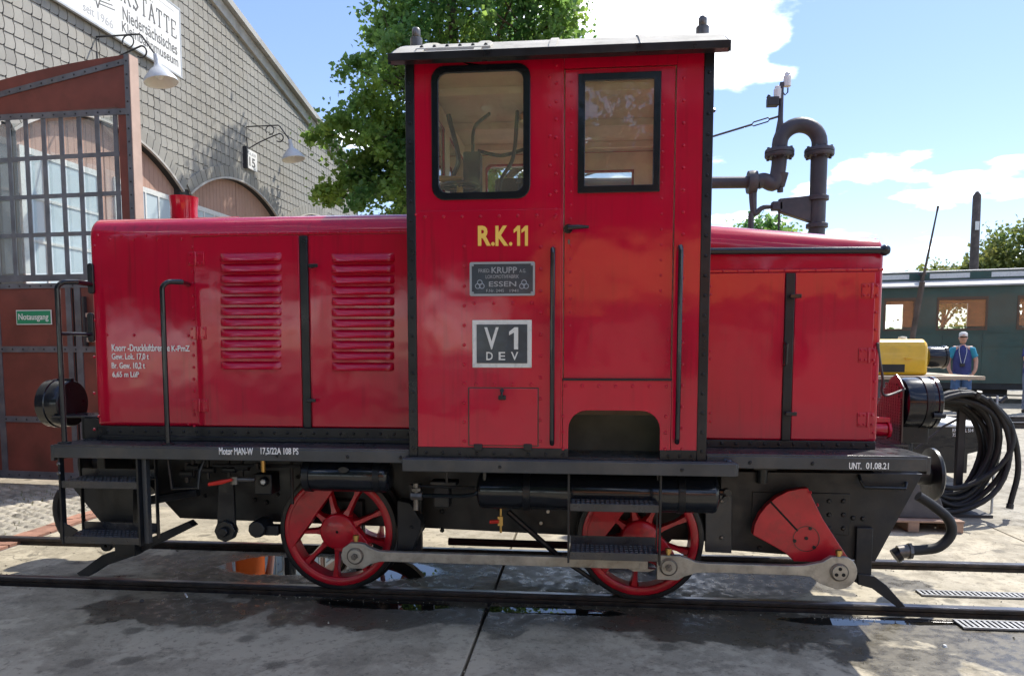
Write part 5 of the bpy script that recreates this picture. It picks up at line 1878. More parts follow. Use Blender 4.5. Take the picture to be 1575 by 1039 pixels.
# ---- pipes, valves, levers
a = U(745, 728, -.98)
part(B().tube(smoothpath([(a.x, -.98, .96), (a.x, -.98, .86), (a.x - .03, -.98, .785), (a.x - .12, -.98, .752), (a.x - .42, -.98, .748)], 5), .013, n=8), 'air_pipe', 'black_gloss')
P = U(640, 762, -.98)
part(B().cyl((P.x, -.98, P.z + .08), (P.x, -.98, P.z - .09), .018, n=8).cyl((P.x - .03, -.98, P.z), (P.x + .04, -.98, P.z), .028, n=8).cyl((P.x, -.98, P.z + .03), (P.x, -.98, P.z + .05), .03, n=6), 'pipe_fitting', 'steel_dark')
P = U(680, 750, -.85)
part(B().box(P.x - .05, P.x + .05, -.88, -.78, P.z - .12, P.z + .05).box(P.x - .07, P.x + .1, -.90, -.78, P.z + .02, P.z + .05), 'pump_block', 'frame_black', bevel=.006)
part(B().tube([(P.x - .18, -.9, P.z + .02), (P.x + .22, -.9, P.z + .015)], .01).tube([(P.x + .04, -.9, P.z + .2), (P.x + .04, -.9, P.z + .04)], .01), 'air_pipe', 'frame_black')
# red lever valve at left
P = U(365, 737, -.95)
vl = part(B().cyl((P.x - .03, -.95, P.z), (P.x + .12, -.95, P.z), .014, n=8).cyl((P.x - .02, -.95, P.z - .03), (P.x - .02, -.95, P.z + .02), .026, n=10), 'stop_valve', 'steel_dark')
part(B().tube([(P.x - .02, -.98, P.z + .005), (P.x - .09, -.985, P.z - .012), (P.x - .175, -.985, P.z - .028)], [.009, .015, .012]), 'lever', 'red_lever', vl)
P = U(768, 800, -.75)
vl = part(B().cyl((P.x + .01, -.75, P.z + .09), (P.x + .01, -.75, P.z - .08), .008, n=8).box(P.x - .008, P.x + .025, -.77, -.74, P.z - .03, P.z + .03), 'stop_valve', 'brass')
part(B().tube([(P.x, -.775, P.z), (P.x - .06, -.778, P.z - .004)], .013), 'lever', 'red_lever', vl)
for px, py in ((842, 790), (831, 808)):
    P = U(px, py, -.5)
    part(B().cyl((P.x, -.43, P.z), (P.x, -.40, P.z), .012, n=8), 'hole_daylight', 'white_paint')  # white disc painted in for daylight showing through the frame
# pipe runs under the left board
a, c = U(328, 715, -.75), U(462, 716, -.75)
part(B().tube([(a.x, -.75, a.z), (c.x, -.75, c.z)], .012).cyl((c.x - .3, -.75, a.z - .02), (c.x - .3, -.75, a.z + .02), .022, n=8), 'air_pipe', 'frame_black')
P = U(405, 716, -.8)
part(B().cyl((P.x, -.8, P.z + .06), (P.x, -.8, P.z - .04), .016, n=8), 'pipe_elbow', 'brass')
P = U(408, 738, -.8)
pv = part(B().box(P.x - .06, P.x + .06, -.84, -.7, P.z - .09, P.z + .05).cyl((P.x + .01, -.84, P.z), (P.x + .01, -.87, P.z), .03, n=12), 'brake_valve', 'black', bevel=.008)
part(B().dome((P.x + .015, -.87, P.z), .018, (0, -1, 0), .012), 'gauge_glass', 'plate_white', pv)
part(B().tube([(P.x + .15, -.72, .95), (P.x + .15, -.72, .62)], .012), 'air_pipe', 'frame_black')
# hanging stirrup at left
a, c, e = U(258, 705, -1.0), U(265, 751, -1.0), U(305, 750, -1.0)
part(B().tube([(a.x, -1.0, .97), (c.x, -1.0, c.z), (e.x, -1.0, e.z), (e.x, -.98, e.z + .1), (e.x + .02, -.95, .95)], .011), 'stirrup', 'black')
for k, (px, py, s_) in enumerate(((288, 728, .03), (320, 722, .022), (297, 718, .025), (352, 722, .02), (372, 718, .024))):
    P = U(px, py, -.7)
    part(B().cyl((P.x - .04, -.7, P.z), (P.x + .05, -.7, P.z), s_, n=10).cyl((P.x, -.7, P.z - .06), (P.x, -.7, P.z + .08), s_ * .6, n=8), 'pipe_fitting', 'frame_black')

# ---- brake gear
def hanger(px0, px1, ptop, pbot, nut_py, Y):
    a, c = U((px0 + px1) / 2, ptop, Y), U((px0 + px1) / 2 + 1, nut_py, Y)
    h = part(B().prism([(a.x - .055, a.z), (a.x + .05, a.z), (c.x + .06, c.z), (c.x - .07, c.z)], Y, Y + .03), 'brake_hanger', 'frame_black', bevel=.004)
    part(B().cyl((c.x, Y - .03, c.z), (c.x, Y + .03, c.z), .075, n=8).cyl((c.x, Y - .06, c.z), (c.x, Y - .03, c.z), .035, n=6), 'hanger_nut', 'black', h, bevel=.006)


hanger(333, 362, 740, 800, 815, -.72)
P = U(402, 812, -.62)
part(B().cyl((P.x - .02, -.66, P.z), (P.x - .02, -.5, P.z), .06, n=10).box(P.x - .05, P.x + .12, -.62, -.55, P.z - .05, P.z + .02), 'brake_shoe', 'frame_black', bevel=.008)
part(B().prism(poly([(612, 768), (632, 772), (648, 800), (648, 812), (636, 845), (612, 845)], -.66), -.68, -.56), 'brake_shoe', 'frame_black', bevel=.006)
rivets([U(633, 810, -.681)], loco, 'frame_black', .014, name='bolts')
part(B().prism(poly([(630, 745), (648, 745), (649, 845), (632, 845)], -.58), -.59, -.55), 'brake_hanger', 'frame_black')
part(B().tube([U(225, 770, -.7) + Vector((0, 0, 0)), U(305, 756, -.7)], .03, n=8), 'brake_spring', 'black')
rivets([U(px, py, -.42) for px, py in ((392, 768), (410, 772), (410, 802), (680, 786), (680, 815))], loco, 'frame_black', .018, name='bolts')
# sand pipe between the wheels
a, c, e = U(781, 786, -.66), U(862, 857, -.60), U(921, 897, -.56)
part(B().tube([a, c, e], [.02, .02, .014], n=8), 'sand_pipe', 'black')
# brake pull rod low down, red
a, c = U(690, 832, .2), U(875, 838, .2)
part(B().tube([(a.x, .2, a.z), (c.x, .2, c.z)], .03), 'pull_rod', 'maroon')

# ---- steps
def treads(x0, x1, y0, y1, z, parent):
    t = part(B().box(x0, x1, y0, y1, z - .012, z), 'tread', 'deck', parent, bevel=.002)
    b = B()
    nx = int((x1 - x0) / .03)
    for i in range(nx):
        for j in range(4):
            x, y = x0 + .02 + i * (x1 - x0 - .03) / nx, y0 + .02 + j * (y1 - y0 - .03) / 3.5
            s = .009 if (i + j) % 2 else -.009
            b.box(x - .009, x + .009, y - .003 + s * .2, y + .003 + s * .2, z, z + .003)
    o = part(b, 'chequer_lugs', 'gate_steel', t, smooth=False)  # paler than the tread, so the colour carries their glint
    o['kind'] = 'stuff'
    part(B().box(x0, x1, y0 - .006, y0, z - .045, z + .002), 'tread_lip', 'deck', t, bevel=.002)
    part(B().box(x0, x1, y1, y1 + .006, z - .02, z + .05), 'toe_board', 'deck', t)
    return t


def steps(x0, x1, Y, zt, zl, z0, nm='step_ladder'):
    st = part(B().box(x0 - .006, x0 + .006, Y - .012, Y + .03, z0, RZ0), nm, 'black')
    part(B().box(x1 - .006, x1 + .006, Y - .012, Y + .03, z0, RZ0), 'upright', 'black', st)
    part(B().box(x0 - .004, x0 + .004, Y + .18, Y + .21, z0, RZ0), 'upright', 'black', st)
    part(B().box(x1 - .004, x1 + .004, Y + .18, Y + .21, z0, RZ0), 'upright', 'black', st)
    treads(x0 + .007, x1 - .007, Y, Y + .19, zt, st)
    treads(x0 + .007, x1 - .007, Y, Y + .19, zl, st)
    return st


steps(-.097, .436, -1.155, .755, .465, .40)
s2 = steps(-3.35, -2.822, -1.09, .82, .46, .41)
part(B().prism(poly([(93, 800), (120, 815), (108, 828), (93, 828)], -1.09), -1.095, -1.085), 'corner_gusset', 'black', s2)
part(B().box(-2.81, -2.78, -1.07, -1.03, .42, RZ0), 'brace', 'fascia', s2)
rivets([(-3.352, -1.103, .93), (-3.352, -1.103, .87)], s2, 'steel_dark', .014, name='bolts')
# dark gusset plates at the left end
part(B().prism(poly([(108, 742), (206, 742), (206, 806), (160, 804), (155, 800)], -.78), -.79, -.77), 'end_gusset', 'frame_black')
part(B().box(*rect(180, 742, 211, 852, -.66)[:2], -.70, -.60, *rect(180, 742, 211, 852, -.66)[2:]), 'guard_post', 'frame_black', bevel=.004)
gi = part(B().prism(poly([(292, 800), (205, 838), (160, 852), (133, 872), (122, 879), (127, 884), (140, 884), (165, 868), (212, 852), (300, 808)], -.60), -.63, -.55), 'rail_guard', 'frame_black', bevel=.004)
part(B().tube(smoothpath([U(94, 755, -.3), U(88, 770, -.3), U(88, 790, -.3), U(96, 815, -.3), U(110, 822, -.3)], 5), .028, n=8), 'brake_hose', 'rubber')
part(B().lathe([(.012, -.02), (.045, -.02), (.05, 0), (.045, .02), (.012, .02)], tuple(U(162, 811, -.5)), 'y', 16), 'hose_cock', 'black')
part(B().lathe([(.012, -.02), (.04, -.02), (.045, 0), (.04, .02), (.012, .02)], tuple(U(165, 838, -.5)), 'y', 16), 'hose_cock', 'black')
# right rail guard
gr_ = part(B().box(*rect(1318, 812, 1343, 897, -.62)[:2], -.605, -.574, *rect(1318, 812, 1343, 897, -.62)[2:]), 'guard_post', 'frame_black', bevel=.004)
part(B().prism(poly([(1318, 880), (1343, 884), (1362, 898), (1386, 925), (1391, 931), (1380, 933), (1364, 921), (1340, 903), (1318, 897)], -.60), -.62, -.574), 'rail_guard', 'frame_black', gr_, bevel=.004)

# ---- buffers and couplings on the centre line
for s, x in ((1, 1.93), (-1, -3.37)):
    bf = part(B().cyl((x, 0, .775), (x + s * .50, 0, .775), .075, n=16), 'buffer', 'frame_black')
    part(B().lathe([(.001, .575), (.10, .565), (.17, .54), (.188, .525), (.188, .505), (.07, .49)], (x, 0, .775), 'x', 32, sign=s), 'buffer_plate', 'black', bf, ang=50)
    part(B().box(min(x, x + s * .2), max(x, x + s * .2), -.13, .13, .66, .89), 'draw_box', 'frame_black', bf, bevel=.01)
# hose at the right end
hp = [U(1412, 762, -.35), U(1432, 775, -.35), U(1458, 797, -.36), U(1463, 820, -.36), U(1445, 840, -.36), U(1420, 845, -.35), U(1396, 846, -.35)]
bh = part(B().tube(smoothpath(hp, 6), .033, n=12), 'brake_hose', 'rubber')
P = U(1388, 849, -.35)
part(B().cyl(tuple(P + Vector((.04, 0, .01))), tuple(P + Vector((-.03, 0, .0))), .045, n=14).cyl(tuple(P + Vector((.055, 0, .01))), tuple(P + Vector((.035, 0, .01))), .055, n=8), 'hose_coupling', 'steel_dark', bh)
part(B().cyl(tuple(P + Vector((-.02, 0, -.01))), tuple(P + Vector((-.05, 0, -.03))), .05, n=14), 'hose_coupling', 'black', bh)
# ---- right headlamp on its shield
shp = [(-.56, RZ1), (-.56, 1.42), (-.50, 1.47), (-.44, 1.50), (-.36, 1.47), (-.24, 1.36), (-.10, 1.22), (-.06, RZ1)]
sh = part(B().prismx(shp, 2.0, 2.012), 'lamp_shield', 'maroon', bevel=.003)  # black plate coloured maroon for the red bonnet mirrored in it
part(B().box(1.90, 2.03, -.6, -.02, RZ1 - .012, RZ1 + .004), 'shield_foot', 'deck', sh)
b = B()
for i in range(13):
    for j in range(22):
        y, z = -.545 + i * .037, RZ1 + .02 + j * .0185
        if y + .03 > -.06 - max(0, z - 1.2) * .95 or z > 1.43 - max(0, -.50 - y) * 2:
            continue
        b.box(1.994, 2.0, y, y + .030, z, z + .013)
o = part(b, 'mirrored_grille', 'maroon', sh, smooth=False)  # raised grid stands in for the radiator grille reflected in the plate
o['kind'] = 'stuff'
LY, LZ = -.44, 1.315
hl = part(B().lathe([(.001, 0), (.10, 0), (.155, .02), (.162, .05), (.162, .19), (.17, .195), (.17, .215), (.155, .225), (.14, .21)], (2.014, LY, LZ), 'x', 36), 'headlamp', 'black_gloss', ang=45)
part(B().lathe([(.001, .205), (.08, .22), (.14, .212)], (2.014, LY, LZ), 'x', 36), 'lens', 'lamp_glass', hl)
part(B().lathe([(.166, .12), (.169, .122), (.169, .165), (.166, .167)], (2.014, LY, LZ), 'x', 36), 'strap', 'black', hl)
part(B().cyl((2.17, LY - .165, LZ - .07), (2.24, LY - .165, LZ - .07), .018, n=10), 'catch', 'black', hl)
part(B().box(2.014, 2.2, LY - .05, LY + .05, RZ1, LZ - .15), 'lamp_post', 'black', hl, bevel=.006)
part(B().tube(smoothpath([U(1350, 527, -.83), U(1353, 552, -.80), U(1358, 585, -.72), U(1356, 600, -.66), U(1364, 608, -.6), U(1392, 598, -.55)], 5), .008, n=6), 'lamp_cable', 'crane_grey')
P = U(1355, 660, -.5)
part(B().cyl((P.x - .05, -.5, P.z), (P.x + .03, -.5, P.z), .045, n=14).cyl((P.x + .03, -.5, P.z), (P.x + .05, -.5, P.z), .06, n=8), 'drain_cock', 'red', bevel=.004)
part(B().box(1.76, 1.95, -.52, -.46, 1.19, 1.225), 'stay', 'red', bevel=.004)

# ================================================================== WATER CRANE
YW = 3.6
P = U(1258, 300, YW)
cxw = P.x
wc = thing('water_crane', 'dark grey iron water crane with gooseneck pipe behind the right bonnet', 'water crane', (cxw, YW, gz(cxw, YW)))


def wp(b, n, m='crane_grey', parent=None, **k):
    return b.out(n, m, parent or wc, **k)


xl, ztop = U(1199, 230, YW).x, U(1240, 192, YW).z
r_ = .092
col = wp(B().cyl((cxw, YW, gz(cxw, YW) - .05), (cxw, YW, U(1258, 228, YW).z), r_, n=24), 'column')
for py in (240, 305, 347):
    z = U(1258, py, YW).z
    if py == 240:
        continue
    wp(B().lathe([(r_, -.03), (r_ + .03, -.025), (r_ + .03, .02), (r_, .03)], (cxw, YW, z), 'z', 24), 'collar', parent=col)
wp(B().lathe([(r_, 0), (r_ + .12, 0), (r_ + .14, .05), (r_ + .02, .07), (r_, .3)], (cxw, YW, gz(cxw, YW)), 'z', 24), 'base_flange', parent=col)
zf = U(1258, 232, YW).z
gn = [(cxw, YW, zf)]
rad = (cxw - xl) / 2
zc_ = ztop - rad * .96
gn += [(cxw, YW, zc_ - .02)] + [((cxw + xl) / 2 + rad * cos(t), YW, zc_ + rad * .96 * sin(t)) for t in np.linspace(0, pi, 15)] + [(xl, YW, zf)]
wp(B().tube(gn, .088, n=20), 'gooseneck', ang=60)
for x, w in ((cxw, 1), (xl, 1)):
    f = wp(B().lathe([(.08, -.045), (.158, -.045), (.165, -.03), (.165, -.004), (.155, -.003), (.155, .003), (.165, .004), (.165, .03), (.158, .045), (.08, .045)], (x, YW, zf - .02), 'z', 24), 'flange')
    b = B()
    for k in range(8):
        a = 2 * pi * k / 8 + .2
        b.cyl((x + .135 * cos(a), YW + .135 * sin(a), zf - .085), (x + .135 * cos(a), YW + .135 * sin(a), zf + .045), .016, n=6)
    o = wp(b, 'flange_bolts', parent=f)
    o['kind'] = 'stuff'
# S bend down to the outgoing pipe
zp = U(1130, 281, YW).z
xe = U(1158, 281, YW).x
pts = smoothpath([(xl, YW, zf), (xl - .005, YW, zf - .18), (xl - .05, YW, zf - .36), (xl - .17, YW, zp + .02), (xe + .05, YW, zp)], 6)
wp(B().tube(pts, .085, n=18), 'elbow', ang=60)
wp(B().tube([(xl + .02, YW, zf - .25), (xl + .02, YW, zp - .06)], [.09, .05], n=16), 'elbow_boss')
wp(B().tube([(xl + .02, YW, zp - .05), (xl + .02, YW, zp - .12)], .035, n=10), 'pivot')
fl = wp(B().lathe([(.06, -.05), (.13, -.05), (.135, -.01), (.135, .01), (.13, .05), (.06, .05)], (xe - .01, YW, zp), 'x', 24), 'flange')
wp(B().tube([(xe + .05, YW, zp), (xe - 2.6, YW, zp + .03)], .068, n=18), 'spout_pipe')
wp(B().tube([(xe - 2.6, YW, zp + .03), (xe - 2.75, YW, zp - .02), (xe - 2.78, YW, zp - .2)], .07, n=14), 'spout_end')
# bracket arm and stem
zb0, zb1 = U(1220, 306, YW).z, U(1240, 341, YW).z
xb = U(1200, 320, YW).x
wp(B().prism([(xb - .02, zb0), (cxw - .08, zb0 + .03), (cxw - .08, zb1 - .01), (xb - .02, zb0 - .15)], YW - .05, YW + .05), 'bracket_arm', bevel=.01)
xs_ = U(1158, 330, YW).x
wp(B().tube(smoothpath([(xs_ - .01, YW, zp - .06), (xs_, YW, zp - .25), (xs_ + .02, YW, zp - .36), (xs_ + .12, YW, zb0 - .09), (xb, YW, zb0 - .09)], 5), [.05 - .0015 * i for i in range(21)], n=10), 'stay_arm')
wp(B().tube([(xs_ - .02, YW, zp - .35), (xs_ - .02, YW, gz(xs_, YW))], .035, n=10), 'stay_post')
wp(B().box(xb - .1, xb + .02, YW - .05, YW + .05, zb0 - .13, zb0 - .03), 'clevis', bevel=.01)
wp(B().tube([(xb - .01, YW, zb0), (xb - .01, YW, gz(xb, YW))], .012, n=6), 'drain_rod')
# mast with sensors and the guy rod
zm0, zm1 = U(1199, 190, YW).z, U(1201, 127, YW).z
wp(B().tube([(xl - .01, YW, zm0 - .25), (xl, YW, zm0 + .05), (xl + .005, YW, zm1)], [.07, .03, .024], n=10), 'mast')
for px, py, h in ((1211, 122, .16), (1196, 142, .15)):
    p = U(px, py, YW)
    wp(B().lathe([(.001, -h / 2), (.042, -h / 2), (.044, -.02), (.044, h * .2), (.034, h * .28), (.034, h * .4), (.02, h * .5), (.001, h * .5)], (p.x, YW, p.z), 'z', 16), 'sensor_can', 'plastic_white')
p = U(1190, 157, YW)
wp(B().box(p.x - .075, p.x + .05, YW - .05, YW + .05, p.z - .05, p.z + .05).cyl((p.x - .07, YW, p.z + .04), (p.x - .05, YW, p.z + .08), .02, n=8), 'camera_box', 'iron', bevel=.01)
p = U(1209, 138, YW)
wp(B().tube([(p.x + .02, YW, p.z + .02), (p.x + .02, YW, p.z - .03), (p.x - .01, YW, p.z - .06), (p.x - .04, YW, p.z - .02)], .008, n=6), 'cable', 'iron')
a, c = U(1198, 179, YW), U(1060, 221, YW)
d = (c - a)
gy = wp(B().tube([a, a + d * .1], .012, n=6), 'guy_rod', 'iron')
wp(B().tube([a + d * .30, c + d * 1.2], .012, n=6), 'guy_rod', 'iron')
q0, q1 = a + d * .10, a + d * .30
off = Vector((.0, 0, .022))
wp(B().tube([q0, q0 + off + d * .02, q1 + off - d * .02, q1, q1 - off - d * .02, q0 - off + d * .02, q0], .008, n=6), 'turnbuckle', 'iron')

# ================================================================== YELLOW SHUNTER
YY = 4.5
ys_ = thing('yellow_shunter', 'small shunter with yellow bonnet behind the right end of the red locomotive', 'locomotive', (3.6, YY + .6, gz(3.6, YY)))


def yp(b, n, m, parent=None, **k):
    return b.out(n, m, parent or ys_, **k)


x0, x1, z0, z1 = rect(1300, 521, 1429, 577, YY)
prof = [(YY, z0), (YY, z1 - .12), (YY + .04, z1 - .04), (YY + .12, z1), (YY + 1.1, z1), (YY + 1.18, z1 - .04), (YY + 1.22, z1 - .12), (YY + 1.22, z0)]
b = B().prismx(prof, x0 - 1.6, x1)
yb = yp(b, 'bonnet', 'yellow', bevel=.05, seg=4)
a, c = U(1354, 560, YY), U(1391, 572, YY)
yp(B().box(a.x - .5, c.x, YY - .006, YY + .01, c.z, a.z), 'side_grille', 'coach_dark', yb)
p = U(1396, 551, YY)
yp(B().box(p.x - .035, p.x + .04, YY - .03, YY, p.z - .006, p.z + .008), 'bonnet_handle', 'yellow', yb)
p = U(1388, 520, YY + .5)
yp(B().lathe([(.001, .04), (.05, .035), (.06, 0)], (p.x, YY + .5, z1), 'z', 14), 'filler_cap', 'plate_white', yb)
zd = U(1400, 577, YY).z
yp(B().box(x0 - 1.6, U(1516, 578, YY - .25).x, YY - .25, YY + 1.5, zd - .045, zd), 'deck', 'deck_sand', bevel=.004)
yp(B().box(x0 - 1.6, U(1442, 578, YY - .2).x, YY - .2, YY + 1.4, .72, zd - .05), 'tank_side', 'concrete_dark')
yl = yp(B().lathe([(.001, 0), (.13, 0), (.14, .05), (.135, .20), (.15, .205), (.15, .235), (.13, .24)], (U(1421, 550, YY + .3).x, YY + .25, U(1436, 549, YY + .25).z), 'x', 24), 'headlamp', 'black_gloss')
yp(B().lathe([(.001, .25), (.07, .25), (.13, .235)], (U(1421, 550, YY + .3).x, YY + .25, U(1436, 549, YY + .25).z), 'x', 24), 'lens', 'plate_white', yl)
# lower front with its painted side
fx0, fx1 = U(1452, 700, YY - .2).x, U(1532, 660, YY - .2).x
zt_ = U(1490, 654, YY - .2).z
yp(B().prism([(2.4, zt_ - .02), (fx1, zt_ - .02), (fx1 - .04, zt_ - .28), (fx1 - .32, zt_ - .36), (fx1 - .32, .10), (2.4, .10)], YY - .2, YY - .17), 'side_sheet', 'black_gloss', bevel=.006)
yp(B().box(2.4, fx1 + .02, YY - .21, YY + 1.4, zt_ - .02, zt_), 'front_deck', 'plate_white', bevel=.003)
ptext('lettering', 'KHD A4L 514', 'white_paint', 1465, 658.5, 1497, 664, YY - .203, yb, bold=.01)
ptext('lettering', '72 PS', 'white_paint', 1465, 666, 1479, 671, YY - .203, yb, bold=.01)
p = U(1520, 695, YY)
yp(B().tube(smoothpath([(p.x - .1, YY, p.z + .12), (p.x + .06, YY, p.z + .1), (p.x + .09, YY, p.z - .02), (p.x + .02, YY, p.z - .12), (p.x - .12, YY, p.z - .14)], 5), [.06 - .0018 * i for i in range(21)], n=10), 'draw_hook', 'black')
for x in (2.9, 4.4):
    yp(B().lathe([(.08, -.03), (.30, -.03), (.34, 0), (.34, .08), (.08, .08)], (x, YY + .1, gz(x, YY) + .36), 'y', 28), 'wheel', 'tyre')

# ================================================================== HOSE ON ITS STAND
YH = 2.6
hs = thing('hose_stand', 'dark steel post stand carrying the big coil of black hose', 'stand', (3.9, YH, gz(3.9, YH)))
xh = U(1482, 690, YH).x
g0_ = gz(3.9, YH)
B().box(xh - .035, xh + .035, YH + .05, YH + .11, g0_, 1.26).out('post', 'iron', hs, bevel=.004)
B().box(xh + .33, xh + .345, YH + .05, YH + .07, g0_, 1.18).out('thin_post', 'lamp_grey', hs)
B().tube([U(1408, 690, YH + .1), U(1452, 655, YH + .1), (xh, YH + .08, .95)], .012).out('brace', 'crane_grey', hs)
B().tube([(xh, YH + .08, 1.16), (xh, YH - .24, 1.19), (xh, YH - .26, 1.24)], .025).out('hook_arm', 'iron', hs)
B().box(xh - .22, xh + .22, YH - .2, YH + .3, g0_, g0_ + .03).out('foot_plate', 'iron', hs)
hc = thing('hose_coil', 'big coil of black rubber hose hung up beside the locomotive', 'hose', (3.95, YH, 0))
r0 = random.Random(5)
for k in range(16):
    cx_h = 3.74 + r0.uniform(-.05, .05)
    w, h = r0.uniform(.42, .52), r0.uniform(.47, .58)
    if k == 0:
        w, h = .50, .60
    y = YH - .22 + k * .026
    top = 1.235 - k * .012 - r0.uniform(0, .03)
    pts = []
    for t in np.linspace(0, 2 * pi, 33)[:-1]:
        x_ = cx_h + w * sin(t) * (1 + .10 * cos(t)) * 1.0
        z_ = top - h * (1 - cos(t)) * (1 if cos(t) > 0 else 1)
        pts.append((x_, y + .03 * sin(t * 2 + k), z_ + .016 * sin(3 * t + k * 1.3) + .008 * sin(5 * t + k)))
    pts.append(pts[0])
    B().tube(pts, .027, n=10, caps=False).out('hose_loop', 'rubber', hc, ang=60)
p, q = U(1552, 640, YH - .2), U(1554, 774, YH - .2)
B().tube(smoothpath([U(1520, 612, YH - .2), U(1556, 660, YH - .2), U(1566, 720, YH - .2), q], 6), .027, n=10).out('hose_tail', 'rubber', hc)
B().cyl(q, q + Vector((-.005, 0, -.05)), .033, n=10).out('hose_nozzle', 'iron', hc)
B().tube([U(1538, 618, YH - .24), U(1548, 610, YH - .24)], .02, n=6).out('tie_strap', 'iron', hc)

# pallet with weights under the stand
px0, px1 = U(1330, 820, 1.64).x, U(1487, 822, 1.64).x
pal = thing('pallet', 'weathered wooden pallet lying right of the red locomotive', 'pallet', (px1 - .5, 2.0, -.05))
for k in range(5):
    y = 1.68 + k * .14
    me = B().box(px0, px1, y, y + .11, .045, .065).out('deck_board', 'pallet_wood', pal, bevel=.003)
for x in (px0 + .06, (px0 + px1) / 2, px1 - .06):
    B().box(x - .05, x + .05, 1.68, 2.36, -.045, .044).out('bearer', 'pallet_wood', pal, bevel=.003)
wt = B().prism([(U(1370, 735, 1.95).x, .44), (U(1425, 735, 1.95).x, .44), (U(1443, 805, 1.95).x, .066), (U(1360, 805, 1.95).x, .066)], 1.78, 2.2).out('ballast_block', 'concrete_dark', bevel=.01)
tag(wt, 'dark tapered ballast block standing on the pallet', 'ballast block')

# ================================================================== GREEN COACH
cr = radians(-15)
A0 = U(1478, 500, 15.3)
coach = lthing('coach', 'dark green old railway coach with clerestory roof standing at far right', 'coach', (A0.x, 15.3, .25), cr)
zb = .25


def cp(b, n, m, parent=None, **k):
    return b.out(n, m, parent or coach, **k)


L0, L1, Wd = -7.2, 9.0, 2.4
zw0, zw1 = 1.93, 2.74
pit, ww = 1.83, 1.14
wins = [(-.56 + pit * k, -.56 + pit * k + ww) for k in range(-4, 5) if k != -1] + [(-1.83, -1.1)]
holes = [[(a, zw0), (c, zw0), (c, zw1), (a, zw1)] for a, c in wins]
for y0, y1 in ((0, .05), (Wd - .05, Wd)):
    cp(B().holed([(L0, .52), (L1, .52), (L1, 3.06), (L0, 3.06)], holes, y0, y1), 'coach_side', 'coach_green')
for a, c in wins:
    f = cp(B().holed([(a - .02, zw0 - .02), (c + .02, zw0 - .02), (c + .02, zw1 + .05), (a - .02, zw1 + .05)], [[(a + .03, zw0 + .03), (c - .03, zw0 + .03), (c - .03, zw1 - .03), (a + .03, zw1 - .03)]], -.012, .0), 'window_frame', 'coach_wood')
    cp(B().box(a + .02, c - .02, .012, .018, zw0 + .02, zw1 - .02), 'pane', 'glass', f)
cp(B().box(L0, L0 + .05, .05, Wd - .05, .52, 3.06), 'coach_end', 'coach_green')
cp(B().box(L1 - .05, L1, .05, Wd - .05, .52, 3.06), 'coach_end', 'coach_green')
cp(B().box(L0, L1, .05, Wd - .05, .55, .62), 'coach_floor', 'coach_dark')
for k in range(6):
    cp(B().box(L0 + 2.6 * k + .9, L0 + 2.6 * k + 1.0, .06, 1.5, .62, 2.0), 'seat_back', 'coach_inside')
for k in range(18):
    cp(B().box(L0 + .4 + k * .915 - .012, L0 + .4 + k * .915 + .012, -.012, .0, .54, 1.82), 'panel_bead', 'coach_green')
for z in (1.86, 1.5):
    cp(B().box(L0, L1, -.015, .0, z - .015, z + .015), 'waist_bead', 'coach_green')
rpf = [(-.10, 3.06), (-.10, 3.10), (.55, 3.28), (.55, 3.50), (.50, 3.52), (1.2, 3.60), (1.9, 3.52), (1.85, 3.50), (1.85, 3.28), (Wd + .10, 3.10), (Wd + .10, 3.06)]
rr_ = cp(B().prismx(rpf, L0 - .1, L1 + .1), 'coach_roof', 'coach_roof')
cp(B().box(L0, L1, .535, .549, 3.29, 3.49), 'clerestory_side', 'coach_green', rr_)
for k in range(11):
    xk = L0 + .7 + k * 1.45
    cp(B().box(xk, xk + .95, .525, .534, 3.33, 3.46), 'clerestory_light', 'plate_white', rr_)
    if k % 2 == 0:
        cp(B().lathe([(.001, .30), (.10, .28), (.12, .22), (.05, .18), (.05, 0)], (xk - .22, .30, 3.20), 'z', 12), 'roof_ventilator', 'coach_dark', rr_)
cp(B().box(L0, L1, .02, .10, .36, .52), 'sole_bar', 'coach_dark')
cp(B().box(L0, L1, Wd - .1, Wd - .02, .36, .52), 'sole_bar', 'coach_dark')
cp(B().box(L0 + 1, L1 - 1, -.12, .05, .20, .23), 'footboard', 'coach_dark')
for x in (L0 + 1.5, L0 + 3.0, L1 - 3.0, L1 - 1.5):
    cp(B().lathe([(.05, -.02), (.28, -.02), (.33, 0), (.33, .08), (.05, .08)], (x, .35, .32), 'y', 24), 'wheel', 'coach_dark')
    cp(B().box(x - .25, x + .25, .1, .2, .2, .42), 'axle_guard', 'coach_dark')
cp(B().box(-1.5, 1.2, .3, 1.6, .15, .45), 'battery_box', 'coach_dark', bevel=.02)

# leaning shunting pole by the yellow shunter
a, m_, c = U(1443, 317, 7), U(1419, 432, 7), U(1403, 520, 7)
d = (c - m_).normalized()
foot = m_ + d * ((m_.z - gz(5, 7)) / -d.z)
B_ = B().tube([a, a + (m_ - a) * .1, m_, m_ + d * .02, foot], [.02, .013, .022, .045, .05], n=8)
o = B_.out('leaning_pole', 'pole_wood')
tag(o, 'thin dark leaning pole standing in front of the green coach', 'pole')
o = thing('telegraph_pole', 'thick wooden pole with small white tag behind the green coach', 'pole', (12.4, 20, .2))
B().tube([(12.42, 20, .1), (12.40, 20, 4.0), (12.39, 20, 6.55), (12.39, 20, 6.68)], [.15, .135, .12, .04], n=14).out('shaft', 'pole_wood', o)
B().box(12.31, 12.43, 19.84, 19.86, 5.45, 5.72).out('number_tag', 'plate_white', o)

